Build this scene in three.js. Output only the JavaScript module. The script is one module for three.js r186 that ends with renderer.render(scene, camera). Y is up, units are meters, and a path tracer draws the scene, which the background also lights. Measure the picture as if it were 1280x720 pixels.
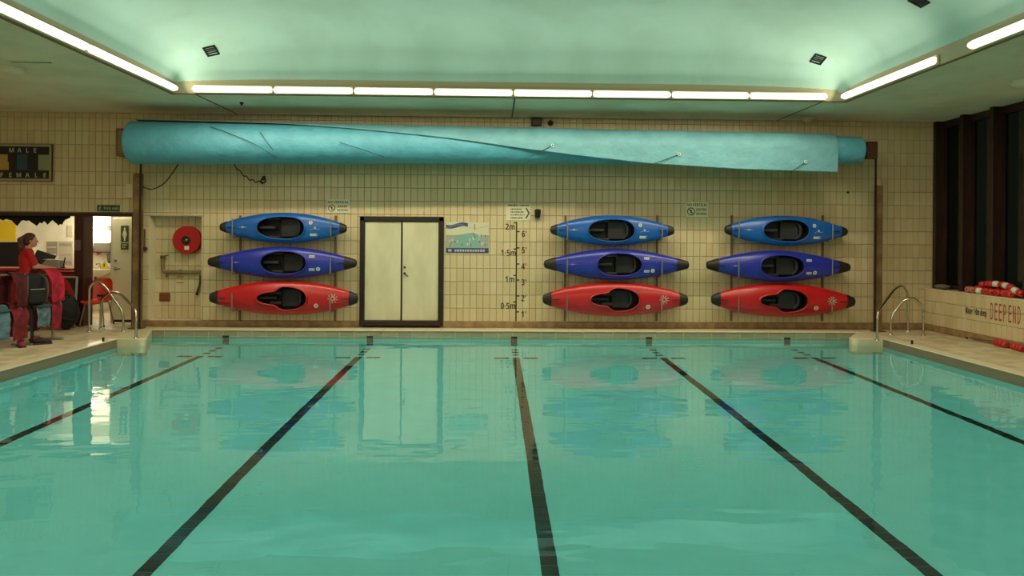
import * as THREE from 'three';
import { RoundedBoxGeometry } from 'three/addons/geometries/RoundedBoxGeometry.js';
import { mergeGeometries, mergeVertices, toCreasedNormals } from 'three/addons/utils/BufferGeometryUtils.js';
import { RectAreaLightUniformsLib } from 'three/addons/lights/RectAreaLightUniformsLib.js';
import { FontLoader } from 'three/addons/loaders/FontLoader.js';
import { TextGeometry } from 'three/addons/geometries/TextGeometry.js';
import { ImprovedNoise } from 'three/addons/math/ImprovedNoise.js';
import { Brush, Evaluator, SUBTRACTION } from 'three-bvh-csg';

// ---------------------------------------------------------------- camera, sky, light levels, exposure
const scene = new THREE.Scene();
scene.background = new THREE.Color(0.016, 0.017, 0.013);          // night outside the windows
const F = 900;                                                       // focal length in pixels of a 1280 x 720 frame
const camera = new THREE.PerspectiveCamera(2 * Math.atan(360 / F) * 180 / Math.PI, 1280 / 720, 0.05, 80);
camera.position.set(-0.30, 1.727, 0);
camera.rotation.order = 'YXZ';
camera.rotation.set(0, -Math.atan(23 / F), 0.0072);
camera.setViewOffset(1280, 720, 0, 64, 1280, 720);                   // a lens shifted down: verticals stay vertical
camera.updateMatrixWorld(true); camera.updateProjectionMatrix();
const renderer = new THREE.WebGLRenderer({ antialias: true });
renderer.toneMapping = THREE.LinearToneMapping;
renderer.toneMappingExposure = 1.16;
renderer.shadowMap.enabled = true;
RectAreaLightUniformsLib.init();
const STRIP_COLOR = new THREE.Color(1.0, 0.875, 0.63), STRIP_DOWN = 64, STRIP_UP = 13, STRIP_GLOW = 1.6;
const OFFICE_COLOR = new THREE.Color(1.0, 0.92, 0.70), OFFICE_LEVEL = 50;

// ---------------------------------------------------------------- helpers
let seed = 20240611;
const rnd = () => { seed = (seed + 0x6d2b79f5) | 0; let t = Math.imul(seed ^ (seed >>> 15), 1 | seed); t = (t + Math.imul(t ^ (t >>> 7), 61 | t)) ^ t; return ((t ^ (t >>> 14)) >>> 0) / 4294967296; };
const rr = (a, b) => a + (b - a) * rnd();
const perlin = new ImprovedNoise();
const noise = (x, y, z = 0) => perlin.noise(x, y, z);
const V = (x, y, z) => new THREE.Vector3(x, y, z);
// measuring: where the sight line of a photo pixel meets a plane of the room, in metres
function sight(px, py) { return V(px / 640 - 1, 1 - py / 360, 0.5).unproject(camera).sub(camera.position).normalize(); }
function onZ(px, py, z) { const d = sight(px, py); return d.multiplyScalar((z - camera.position.z) / d.z).add(camera.position); }
function onY(px, py, y) { const d = sight(px, py); return d.multiplyScalar((y - camera.position.y) / d.y).add(camera.position); }
function onX(px, py, x) { const d = sight(px, py); return d.multiplyScalar((x - camera.position.x) / d.x).add(camera.position); }

const used = {};
function numbered(n) { const k = used[n] ?? 0; used[n] = k + 1; return k ? n + '_' + String(k).padStart(3, '0') : n; }
function shade(o) { o.traverse((m) => { if (m.isMesh) { m.castShadow = true; m.receiveShadow = true; } }); return o; }
function mesh(name, geo, mat, parent) {
  const m = new THREE.Mesh(Array.isArray(geo) ? merge(geo) : geo, mat); m.castShadow = m.receiveShadow = true;
  if (parent) { const c = parent.userData.names ??= {}; const k = c[name] ?? 0; c[name] = k + 1; m.name = k ? name + '_' + String(k).padStart(3, '0') : name; parent.add(m); }
  else { m.name = numbered(name); scene.add(m); }
  return m;
}
function tag(o, label, category, group) { o.userData.label = label; o.userData.category = category; if (group) o.userData.group = group; return o; }
function thing(name, label, category, [x, y, z] = [0, 0, 0], turn = 0, group) {
  const o = new THREE.Group(); o.name = numbered(name); scene.add(o); o.position.set(x, y, z); o.rotation.y = turn;
  return tag(o, label, category, group);
}
function struct(name, geo, mat, parent) { const m = mesh(name, geo, mat, parent); if (!parent) m.userData.kind = 'structure'; return m; }
function dup(root, [x, y, z], turn, label, group) {
  const r = root.clone(); r.name = numbered(root.name.replace(/_\d{3}$/, '')); r.userData = { ...root.userData }; scene.add(r);
  r.position.set(x, y, z); if (turn !== undefined && turn !== null) r.rotation.y = turn;
  r.userData.label = label; if (group) r.userData.group = group; return r;
}
const std = (color, roughness = 0.6, extra = {}) => new THREE.MeshPhysicalMaterial({ color, roughness, ...extra });
function plain(g) { const o = g.index ? g.toNonIndexed() : g; for (const k of Object.keys(o.attributes)) if (!['position', 'normal', 'uv', 'color'].includes(k)) o.deleteAttribute(k); return o; }
function merge(list) {
  const gs = list.map(plain), color = gs.some((g) => g.attributes.color);
  for (const g of gs) {
    if (!g.attributes.uv) g.setAttribute('uv', new THREE.BufferAttribute(new Float32Array(g.attributes.position.count * 2), 2));
    if (color && !g.attributes.color) g.setAttribute('color', new THREE.BufferAttribute(new Float32Array(g.attributes.position.count * 3).fill(1), 3));
  }
  return mergeGeometries(gs);
}
const box = (x0, x1, y0, y1, z0, z1) => new THREE.BoxGeometry(x1 - x0, y1 - y0, z1 - z0).translate((x0 + x1) / 2, (y0 + y1) / 2, (z0 + z1) / 2);
const rbox = (x0, x1, y0, y1, z0, z1, r = 0.01, s = 2) => new RoundedBoxGeometry(x1 - x0, y1 - y0, z1 - z0, s, Math.min(r, (x1 - x0) / 2.01, (y1 - y0) / 2.01, (z1 - z0) / 2.01)).translate((x0 + x1) / 2, (y0 + y1) / 2, (z0 + z1) / 2);
const cyl = (r0, r1, h, n = 24) => new THREE.CylinderGeometry(r0, r1, h, n);
const tube = (pts, r, seg = 40, rad = 10, tension = 0.5, closed = false) => new THREE.TubeGeometry(new THREE.CatmullRomCurve3(pts, closed, 'catmullrom', tension), seg, r, rad, closed);
function rod(a, b, r, n = 12) { const d = b.clone().sub(a), g = cyl(r, r, d.length(), n); g.applyQuaternion(new THREE.Quaternion().setFromUnitVectors(V(0, 1, 0), d.clone().normalize())); return g.translate(...a.clone().add(b).multiplyScalar(0.5).toArray()); }
// a bent pipe through corners, each corner rounded
function pipe(pts, r, bend = 0.06, rad = 12) {
  const path = new THREE.CurvePath(); let from = pts[0];
  for (let i = 1; i < pts.length - 1; i++) {
    const a = pts[i].clone().sub(pts[i - 1]), b = pts[i + 1].clone().sub(pts[i]), k = Math.min(bend, a.length() / 2.05, b.length() / 2.05);
    const p = pts[i].clone().addScaledVector(a.normalize(), -k), q = pts[i].clone().addScaledVector(b.normalize(), k);
    path.add(new THREE.LineCurve3(from, p)); path.add(new THREE.QuadraticBezierCurve3(p, pts[i], q)); from = q;
  }
  path.add(new THREE.LineCurve3(from, pts[pts.length - 1]));
  const P = []; for (const c of path.curves) { const n = c.isLineCurve3 ? 1 : 6; for (let i = 0; i < n; i++) P.push(c.getPoint(i / n)); } P.push(pts[pts.length - 1]);
  const poly = new (class extends THREE.Curve { getPoint(t, o = new THREE.Vector3()) { const s = t * (P.length - 1), i = Math.min(Math.floor(s), P.length - 2); return o.lerpVectors(P[i], P[i + 1], s - i); } getPointAt(t, o) { return this.getPoint(t, o); } getTangent(t, o = new THREE.Vector3()) { const s = t * (P.length - 1), i = Math.round(s), a = P[Math.max(i - 1, 0)], b = P[Math.min(i + 1, P.length - 1)]; return o.subVectors(b, a).normalize(); } getTangentAt(t, o) { return this.getTangent(t, o); } })();
  return new THREE.TubeGeometry(poly, P.length - 1, r, rad);
}
function grid(nu, nv, f, closedU = false) {   // f(u, v) -> [x, y, z]
  const pos = [], uv = [], idx = [];
  for (let j = 0; j <= nv; j++) for (let i = 0; i <= nu; i++) { pos.push(...f(i / nu, j / nv)); uv.push(i / nu, j / nv); }
  for (let j = 0; j < nv; j++) for (let i = 0; i < nu; i++) { const a = j * (nu + 1) + i, b = a + 1, c = a + nu + 1, d = c + 1; idx.push(a, b, d, a, d, c); }
  const g = new THREE.BufferGeometry(); g.setAttribute('position', new THREE.Float32BufferAttribute(pos, 3)); g.setAttribute('uv', new THREE.Float32BufferAttribute(uv, 2)); g.setIndex(idx);
  g.computeVertexNormals(); return g;
}
function flip(g) {                             // turn a surface inside out
  if (g.index) { const ix = g.index.array; for (let i = 0; i < ix.length; i += 3) { const q = ix[i + 1]; ix[i + 1] = ix[i + 2]; ix[i + 2] = q; } }
  else for (const k of Object.keys(g.attributes)) { const A = g.attributes[k], n = A.itemSize; for (let i = 0; i < A.count; i += 3) for (let c = 0; c < n; c++) { const q = A.array[(i + 1) * n + c]; A.array[(i + 1) * n + c] = A.array[(i + 2) * n + c]; A.array[(i + 2) * n + c] = q; } }
  const N = g.attributes.normal; if (N) for (let i = 0; i < N.array.length; i++) N.array[i] *= -1; return g;
}
function outward(g) {                          // a closed surface with its faces looking out
  const p = g.attributes.position, ix = g.index?.array, n = ix ? ix.length : p.count, a = V(0, 0, 0), b = V(0, 0, 0), c = V(0, 0, 0), o = V(0, 0, 0); let s = 0;
  for (let i = 0; i < p.count; i++) o.add(a.fromBufferAttribute(p, i)); o.divideScalar(p.count);
  for (let i = 0; i < n; i += 3) { a.fromBufferAttribute(p, ix ? ix[i] : i).sub(o); b.fromBufferAttribute(p, ix ? ix[i + 1] : i + 1).sub(o); c.fromBufferAttribute(p, ix ? ix[i + 2] : i + 2).sub(o); s += a.dot(b.cross(c)); }
  return s < 0 ? flip(g) : g;
}
function planarUV(g, ax, ay, k = 1) {          // uv in metres from two axes of the position
  const p = g.attributes.position, uv = new Float32Array(p.count * 2);
  for (let i = 0; i < p.count; i++) { uv[2 * i] = p.getComponent(i, ax) * k; uv[2 * i + 1] = p.getComponent(i, ay) * k; }
  g.setAttribute('uv', new THREE.BufferAttribute(uv, 2)); return g;
}
function boxUV(g) {                             // uv in metres by the way each face looks
  g = g.index ? g.toNonIndexed() : g; const p = g.attributes.position, n = g.attributes.normal, uv = new Float32Array(p.count * 2);
  for (let i = 0; i < p.count; i++) {
    const ax = Math.abs(n.getX(i)), ay = Math.abs(n.getY(i)), az = Math.abs(n.getZ(i));
    const [a, b] = ay >= ax && ay >= az ? [0, 2] : ax >= az ? [2, 1] : [0, 1];
    uv[2 * i] = p.getComponent(i, a); uv[2 * i + 1] = p.getComponent(i, b);
  }
  g.setAttribute('uv', new THREE.BufferAttribute(uv, 2)); return g;
}
function paint(g, c) { const n = g.attributes.position.count, a = new Float32Array(n * 3); for (let i = 0; i < n; i++) { a[3 * i] = c.r; a[3 * i + 1] = c.g; a[3 * i + 2] = c.b; } g.setAttribute('color', new THREE.BufferAttribute(a, 3)); return g; }
// tileable value noise texture: f(fbm, x, y) -> [r, g, b] linear 0..1 or one number
function fbmTile(n, octaves, base) {
  const out = new Float32Array(n * n); let amp = 1, sum = 0;
  for (let o = 0; o < octaves; o++) {
    const c = base << o, L = Float32Array.from({ length: c * c }, rnd);
    for (let y = 0; y < n; y++) for (let x = 0; x < n; x++) {
      const fx = x / n * c, fy = y / n * c, ix = Math.floor(fx), iy = Math.floor(fy), sx = fx - ix, sy = fy - iy, u = sx * sx * (3 - 2 * sx), v = sy * sy * (3 - 2 * sy);
      const a = L[(iy % c) * c + ix % c], b = L[(iy % c) * c + (ix + 1) % c], d = L[((iy + 1) % c) * c + ix % c], e = L[((iy + 1) % c) * c + (ix + 1) % c];
      out[y * n + x] += amp * ((a * (1 - u) + b * u) * (1 - v) + (d * (1 - u) + e * u) * v);
    }
    sum += amp; amp *= 0.55;
  }
  for (let i = 0; i < out.length; i++) out[i] /= sum; return out;
}
function mottle(n, octaves, base, lo, hi, srgb = true, repeat = 1) {
  const f = fbmTile(n, octaves, base), d = new Uint8Array(n * n * 4);
  for (let i = 0; i < f.length; i++) { const t = THREE.MathUtils.smoothstep(f[i], 0.25, 0.75); for (let c = 0; c < 3; c++) d[4 * i + c] = 255 * (lo[c] + (hi[c] - lo[c]) * t); d[4 * i + 3] = 255; }
  const t = new THREE.DataTexture(d, n, n); t.wrapS = t.wrapT = THREE.RepeatWrapping; t.magFilter = THREE.LinearFilter; t.minFilter = THREE.LinearMipmapLinearFilter; t.repeat.set(repeat, repeat);
  if (srgb) t.colorSpace = THREE.SRGBColorSpace; t.needsUpdate = true; return t;
}
function canvasTex(w, h, draw) { const c = document.createElement('canvas'); c.width = w; c.height = h; draw(c.getContext('2d'), w, h); const t = new THREE.CanvasTexture(c); t.colorSpace = THREE.SRGBColorSpace; return t; }
const font = await new FontLoader().loadAsync('fonts/droid/droid_sans_bold.typeface.json');
function text(s, size, depth = 0.003, sx = 1) { const g = new TextGeometry(s, { font, size, depth, curveSegments: 5, bevelEnabled: false }); g.computeBoundingBox(); return g.scale(sx, 1, 1); }

// ---------------------------------------------------------------- measures of the room (metres)
const ZW = -13.64;                 // face of the back wall
const ZF = -13.18, ZN = -1.0;      // far and near edge of the pool
const PX = 6.5, WL = -0.118;       // half width of the pool, water level
const XL = -10.7, XR = 8.0, XG = 8.3, ZB = 6.0;      // left wall, low right wall, right glazing, wall behind the camera
const CEIL = 3.99, COFFER = 4.13, CX = 5.44, CZ0 = -11.66, CZ1 = 3.2;

// the raised middle of the ceiling: coved up from its edges to a flat top
const cove = (d, w) => { const t = Math.min(1, Math.max(0, d) / w); return Math.sqrt(1 - (1 - t) * (1 - t)); };
const coffer = (x, z) => COFFER + 1.0 * Math.pow(cove(CX - Math.abs(x), 3.0) * cove(z - CZ0, 1.3) * cove(CZ1 - z, 1.3), 0.8);

// ---------------------------------------------------------------- materials of the setting
const M = {};
M.tile = std(0xffffff, 0.28, { vertexColors: true });
M.grout = std(0x7d7358, 0.9);
M.skirt = std(0xa4855c, 0.4, { map: mottle(128, 4, 6, [0.80, 0.80, 0.80], [1, 1, 1], true, 1.3) });
M.deck = std(0xd6c6a4, 0.5, { map: mottle(256, 5, 8, [0.86, 0.85, 0.82], [1, 1, 1], true, 0.7), bumpMap: mottle(256, 3, 48, [0, 0, 0], [1, 1, 1], false, 2), bumpScale: 0.0015 });
M.coping = std(0x7f745e, 0.35);
M.nosing = std(0xd8cba8, 0.3);
M.basin = std(0x8cecee, 0.5, { map: mottle(256, 4, 10, [0.97, 0.98, 0.98], [1, 1, 1], true, 0.5) });
M.soffit = std(0xe2d8be, 0.85, { map: mottle(256, 5, 5, [0.93, 0.93, 0.92], [1, 1, 1], true, 0.35) });
M.coffer = std(0xb0d6d2, 0.85, { map: mottle(256, 5, 5, [0.95, 0.95, 0.94], [1, 1, 1], true, 0.3) });
M.upstand = std(0xa8a184, 0.7);
M.white = std(0xe6dfc8, 0.6, { map: mottle(128, 4, 5, [0.93, 0.93, 0.92], [1, 1, 1], true, 0.6) });
M.dark = std(0x241611, 0.5);
M.brown = std(0x8a6d44, 0.6, { map: mottle(128, 4, 5, [0.75, 0.75, 0.75], [1, 1, 1], true, 0.9) });
M.chrome = std(0xc8c2b4, 0.22, { metalness: 1 });
M.black = std(0x121110, 0.5);
M.blackTile = std(0x10231f, 0.35);
M.groutLight = std(0x9fb0a0, 0.8);

// ---------------------------------------------------------------- tiles
function tileGeo(w, h, d, c, bevel = 0.005) {     // a tile with a bevelled face, its back at z = 0
  const x = w / 2, y = h / 2, b = bevel, P = [[-x, -y, 0], [x, -y, 0], [x, y, 0], [-x, y, 0], [-x + b, -y + b, d], [x - b, -y + b, d], [x - b, y - b, d], [-x + b, y - b, d]];
  const Q = [[4, 5, 6, 7], [0, 1, 5, 4], [1, 2, 6, 5], [2, 3, 7, 6], [3, 0, 4, 7]], pos = [];
  for (const [a, e, f, g] of Q) for (const k of [a, e, f, a, f, g]) pos.push(...P[k]);
  const g = new THREE.BufferGeometry(); g.setAttribute('position', new THREE.Float32BufferAttribute(pos, 3)); g.computeVertexNormals();
  g.setAttribute('uv', new THREE.Float32BufferAttribute(new Float32Array(pos.length / 3 * 2), 2)); return paint(g, c);
}
const cream = [0xcfbd95, 0xcdba91, 0xd2c099, 0xcbb78d, 0xcfbc95, 0xc9b58a].map((h) => new THREE.Color(h));
// tiles that cover a rectangle (own axes u, v) but for holes; returns spots
function tileSpots(u0, u1, v0, v1, pw, ph, holes) {
  const out = [];
  for (let v = v0; v < v1 - 0.03; v += ph) for (let u = u0; u < u1 - 0.03; u += pw) {
    let bits = [[u, Math.min(u + pw, u1), v, Math.min(v + ph, v1)]];
    for (const [h0, h1, k0, k1] of holes) bits = bits.flatMap(([a, b, c, d]) => {
      if (b <= h0 || a >= h1 || d <= k0 || c >= k1) return [[a, b, c, d]];
      const p = []; if (d > k1) { p.push([a, b, k1, d]); d = k1; } if (c < k0) { p.push([a, b, c, k0]); c = k0; } if (a < h0) p.push([a, h0, c, d]); if (b > h1) p.push([h1, b, c, d]); return p;
    });
    for (const [a, b, c, d] of bits) if (b - a > 0.012 && d - c > 0.012) out.push({ u: (a + b) / 2, v: (c + d) / 2, w: b - a - 0.005, h: d - c - 0.005, whole: b - a > pw - 0.001 && d - c > ph - 0.001 });
  }
  return out;
}
function layTiles(parent, spots, place, most, rank, pw, ph, tones = cream, depth = 0.008) {
  const kinds = tones.map((c) => tileGeo(pw - 0.005, ph - 0.005, depth, c, 0.004));
  const whole = spots.filter((s) => s.whole).sort((a, b) => rank(a) - rank(b)).slice(0, most), pick = new Set(whole), rest = [];
  for (const s of spots) {
    const k = Math.floor(rnd() * tones.length), m = place(s), tilt = new THREE.Matrix4().makeRotationFromEuler(new THREE.Euler(rr(-1, 1) * 0.006, rr(-1, 1) * 0.008, 0));
    m.multiply(tilt);
    if (pick.has(s)) { const t = mesh('tile', kinds[k], M.tile, parent); t.applyMatrix4(m); }
    else rest.push((s.whole ? kinds[k].clone() : tileGeo(s.w, s.h, depth, tones[k])).applyMatrix4(m));
  }
  if (rest.length) { const r = mesh('tiling', rest, M.tile, parent); r.userData.kind = 'stuff'; }
}
// a slab in x-y with rectangular holes, as merged boxes
function slabWithHoles(x0, x1, y0, y1, holes, z0, z1) {
  const xs = [...new Set([x0, x1, ...holes.flatMap((h) => [h[0], h[1]])])].filter((x) => x >= x0 && x <= x1).sort((a, b) => a - b);
  const ys = [...new Set([y0, y1, ...holes.flatMap((h) => [h[2], h[3]])])].filter((y) => y >= y0 && y <= y1).sort((a, b) => a - b), out = [];
  for (let i = 0; i < xs.length - 1; i++) for (let j = 0; j < ys.length - 1; j++) {
    const cx = (xs[i] + xs[i + 1]) / 2, cy = (ys[j] + ys[j + 1]) / 2;
    if (!holes.some((h) => cx > h[0] && cx < h[1] && cy > h[2] && cy < h[3])) out.push(box(xs[i], xs[i + 1], ys[j], ys[j + 1], z0, z1));
  }
  return boxUV(merge(out));
}
const W = (px, py) => onZ(px, py, ZW);

// ================================================================ THE SETTING
// openings of the back wall, measured on it
const OFF = [XL + 0.05, W(94, 300).x, W(60, 342).y, W(60, 269).y];         // office hatch window above the counter
const DOR = [W(104.5, 330).x, W(166, 330).x, 0.0, W(135, 270).y];
const NIC = [W(186, 330).x, W(252, 330).x, 0.12, W(220, 269.5).y];
const CUP = [W(450, 330).x, W(554, 330).x, 0.035, W(500, 271).y];
const OFL = [XL + 0.05, W(94, 300).x, 0.0, W(60, 269).y];                  // the whole left opening, down to the floor
{
  const holes = [OFL, DOR, NIC, [CUP[0] + 0.06, CUP[1] - 0.06, 0, CUP[3] - 0.06]];
  const wall = struct('wall_back', slabWithHoles(XL, XG + 0.6, 0, 4.4, holes, ZW - 0.30, ZW - 0.006), M.grout);
  const tiles = tileSpots(-0.74 - 0.125 * 80, XG, 0.12, CEIL, 0.125, 0.2515, [OFL, [DOR[0] - 0.2, DOR[1], 0, DOR[3]], [OFL[0], DOR[1], 0.0, DOR[3] + 0.06], NIC, CUP, [XG - 0.3, XG + 1, 0, 0.78], [-20, XL, 0, 5]]);
  layTiles(wall, tiles, (s) => new THREE.Matrix4().makeTranslation(s.u, s.v, ZW - 0.006), 300, (s) => Math.abs(s.u - 0.1) * 0.55 + Math.abs(s.v - 1.45), 0.125, 0.2515);
  // skirting tiles, 13 cm, brownish
  struct('baseboard_back', [[DOR[1] + 0.15, CUP[0]], [CUP[1], XR]].map(([a, b]) => rbox(a, b, 0, 0.118, ZW - 0.02, ZW + 0.012, 0.012)).map(boxUV), M.skirt);
  // niche: its own back and sides, tiled
  const nb = ZW - 0.26;
  const niche = mesh('niche', slabWithHoles(NIC[0] - 0.05, NIC[1] + 0.05, 0, NIC[3] + 0.05, [], nb - 0.04, nb - 0.006), M.grout, wall);
  niche.userData.label = 'recessed tiled niche for the fire hose';
  mesh('niche_lining', [box(NIC[0] - 0.001, NIC[0] + 0.006, 0.12, NIC[3], nb, ZW - 0.002), box(NIC[1] - 0.006, NIC[1] + 0.001, 0.12, NIC[3], nb, ZW - 0.002), box(NIC[0], NIC[1], NIC[3] - 0.006, NIC[3] + 0.001, nb, ZW - 0.002), box(NIC[0], NIC[1], 0.114, 0.121, nb, ZW - 0.002)], M.nosing, wall);
  const nt = tileSpots(NIC[0], NIC[1], 0.12, NIC[3], 0.125, 0.2515, []);
  layTiles(niche, nt, (s) => new THREE.Matrix4().makeTranslation(s.u, s.v, nb - 0.006), 0, () => 0, 0.125, 0.2515);
}
// deck: one slab round the pool
{
  const deck = [box(XL - 0.4, -PX, -0.3, 0, ZW - 3.6, ZB), box(PX, XG + 0.4, -0.3, 0, ZW - 0.3, ZB), box(-PX, PX, -0.3, 0, ZW - 3.6, ZF), box(-PX, PX, -0.3, 0, ZN, ZB)].map(boxUV);
  struct('floor', deck, M.deck);
}
// basin
const depthAt = (z) => { const t = (z - ZF) / (ZN - ZF); return -1.12 + 0.16 * THREE.MathUtils.smoothstep(t, 0.05, 0.85); };
{
  const t = 0.25;
  const floorGeo = grid(4, 60, (u, v) => { const z = ZN + 0.1 - v * (ZN - ZF + 0.2); return [-PX - 0.1 + u * (2 * PX + 0.2), depthAt(z), z]; });
  planarUV(floorGeo, 0, 2);
  const basin = struct('pool_floor', floorGeo, M.basin);
  // black lane tiles set into the floor, nearest ones as single tiles
  const lanes = [-5.14, -2.54, 0.09, 2.57, 5.14], tw = 0.116, pitch = 0.1295, geo = tileGeo(tw, pitch - 0.006, 0.006, new THREE.Color(1, 1, 1), 0.002), spots = [];
  const T = -12.03;
  for (const x of lanes) {
    for (let z = T; z < ZN - 0.2; z += pitch) spots.push([x, z]);
    for (const k of [1.9, 3.9, 5.9]) spots.push([x, T - k * pitch - 0.05]);
    for (let k = -2.5; k <= 2.5; k++) if (Math.abs(k) > 0.6) spots.push([x + k * 0.122, T]);
  }
  const lay = ([x, z]) => { const s = (depthAt(z + 0.05) - depthAt(z - 0.05)) / 0.1; return new THREE.Matrix4().makeTranslation(x, depthAt(z) + 0.001, z).multiply(new THREE.Matrix4().makeRotationX(-Math.PI / 2 - Math.atan(s))); };
  const rest = [];
  const inView = spots.filter(([x, z]) => z < -4.7).sort((a, b) => b[1] - a[1]);
  const single = new Set(inView.slice(0, 300));
  for (const s of spots) if (single.has(s)) mesh('tile', geo, M.blackTile, basin).applyMatrix4(lay(s)); else rest.push(geo.clone().applyMatrix4(lay(s)));
  mesh('tiling', rest, M.blackTile, basin).userData.kind = 'stuff';
  // basin walls
  struct('pool_wall_left', boxUV(box(-PX - t, -PX, -1.4, -0.004, ZF - t, ZN + t)), M.basin);
  struct('pool_wall_right', boxUV(box(PX, PX + t, -1.4, -0.004, ZF - t, ZN + t)), M.basin);
  struct('pool_wall_near', boxUV(box(-PX, PX, -1.4, -0.004, ZN, ZN + t)), M.basin);
  const far = struct('pool_wall_back', boxUV(box(-PX, PX, -1.4, -0.004, ZF - t, ZF - 0.008)), M.basin);
  const tan = [0x9d9479, 0xa2997f, 0x978e74].map((h) => new THREE.Color(h)), sea = [0x71bba6, 0x76bfab, 0x6cb5a0].map((h) => new THREE.Color(h));
  const a = tileSpots(-PX, PX, -0.112, -0.004, 0.2625, 0.108, []), b = tileSpots(-PX, PX, -0.36, -0.115, 0.2625, 0.245, []);
  layTiles(far, a, (s) => new THREE.Matrix4().makeTranslation(s.u, s.v, ZF - 0.008), 60, (s) => Math.abs(s.u), 0.2625, 0.108, tan, 0.012);
  layTiles(far, b, (s) => new THREE.Matrix4().makeTranslation(s.u, s.v, ZF - 0.008), 60, (s) => Math.abs(s.u), 0.2625, 0.245, sea, 0.010);
  for (const x of lanes) for (let k = 0; k < 7; k++) { const g = mesh('marker_tile', geo, M.blackTile, far); g.position.set(x, -0.16 - k * 0.13, ZF + 0.003); }
  // nosing tiles along the far edge
  const nose = new RoundedBoxGeometry(0.2565, 0.024, 0.30, 2, 0.011), ns = [];
  for (let x = -PX; x < PX - 0.1; x += 0.2625) { const c = Math.min(x + 0.2625, PX); const m = mesh('coping_tile', nose, M.nosing, far); m.position.set((x + c) / 2, -0.002, ZF - 0.132); if (c - x < 0.26) m.scale.x = (c - x) / 0.2625; }
  // side coping: a tan edge band with a pale rounded nosing on top
  for (const s of [-1, 1]) {
    const z0 = s < 0 ? -12.05 : -12.40, band = struct(s < 0 ? 'trim_1' : 'trim_2', boxUV(rbox(Math.min(s * PX, s * (PX - 0.022)), Math.max(s * PX, s * (PX - 0.022)), -0.30, -0.006, z0, ZN, 0.004)), M.coping);
    mesh('nosing', rbox(Math.min(s * (PX + 0.16), s * (PX - 0.03)), Math.max(s * (PX + 0.16), s * (PX - 0.03)), -0.014, 0.006, z0, ZN, 0.009), M.nosing, band);
    // corner pier where the ladder stands
    const sh = new THREE.Shape(), zf = s < 0 ? -12.02 : -12.36, xi = s < 0 ? 6.04 : 5.93;
    sh.moveTo(6.7, -13.3); sh.lineTo(6.5, -13.24); sh.lineTo(xi + 0.05, zf - 0.16); sh.quadraticCurveTo(xi, zf, xi + 0.14, zf); sh.lineTo(6.52, zf); sh.lineTo(6.7, zf); sh.lineTo(6.7, -13.3);
    const pg = new THREE.ExtrudeGeometry(sh, { depth: 1.2, bevelEnabled: true, bevelSize: 0.012, bevelThickness: 0.012, bevelSegments: 2, curveSegments: 8 });
    pg.rotateX(Math.PI / 2); pg.scale(1, 1, 1);          // shape (x, y) -> (x, 0, y), extruded downwards
    if (s < 0) { pg.scale(-1, 1, 1); pg.computeVertexNormals(); } outward(pg); pg.computeVertexNormals();
    pg.translate(0, -0.010, 0);
    struct(s < 0 ? 'pool_pier' : 'pool_pier_001', pg, M.nosing);
  }
}
// water: a closed body of real water with a gently rippled top
const waterY = (x, z) => WL + 0.0015 * noise(x * 0.9, z * 1.5, 3.1) + 0.0012 * noise(x * 2.1 + 7, z * 4.3, 8.2) + 0.0005 * noise(x * 5 + 3, z * 11, 1.7);
{
  const nx = 240, nz = 330, x0 = -PX - 0.02, x1 = PX + 0.02, z0 = ZF - 0.02, z1 = ZN + 0.02, yb = -1.3;
  const top = grid(nx, nz, (u, v) => { const x = x0 + u * (x1 - x0), z = z1 + v * (z0 - z1); return [x, waterY(x, z), z]; });
  const N = top.attributes.normal, P = top.attributes.position, e = 0.004;
  for (let i = 0; i < P.count; i++) { const x = P.getX(i), z = P.getZ(i), n = V(-(waterY(x + e, z) - waterY(x - e, z)) / (2 * e), 1, -(waterY(x, z + e) - waterY(x, z - e)) / (2 * e)).normalize(); N.setXYZ(i, n.x, n.y, n.z); }
  const side = []; const quad = (a, b, c, d) => { for (const p of [a, b, c, a, c, d]) side.push(...p); };
  const y1 = WL;
  for (let i = 0; i < nx; i++) { const a = x0 + (x1 - x0) * i / nx, b = x0 + (x1 - x0) * (i + 1) / nx; quad([a, yb, z1], [b, yb, z1], [b, waterY(b, z1), z1], [a, waterY(a, z1), z1]); quad([b, yb, z0], [a, yb, z0], [a, waterY(a, z0), z0], [b, waterY(b, z0), z0]); }
  for (let j = 0; j < nz; j++) { const a = z1 + (z0 - z1) * j / nz, b = z1 + (z0 - z1) * (j + 1) / nz; quad([x1, yb, a], [x1, yb, b], [x1, waterY(x1, b), b], [x1, waterY(x1, a), a]); quad([x0, yb, b], [x0, yb, a], [x0, waterY(x0, a), a], [x0, waterY(x0, b), b]); }
  quad([x0, yb, z0], [x1, yb, z0], [x1, yb, z1], [x0, yb, z1]);
  const sg = new THREE.BufferGeometry(); sg.setAttribute('position', new THREE.Float32BufferAttribute(side, 3)); sg.computeVertexNormals();
  const body = struct('pool_water', [top, sg], std(0xffffff, 0.0, { transmission: 1, thickness: 1, ior: 1.333, attenuationColor: new THREE.Color(0.72, 0.985, 0.98), attenuationDistance: 4 }));
  body.castShadow = false;
}
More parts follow.
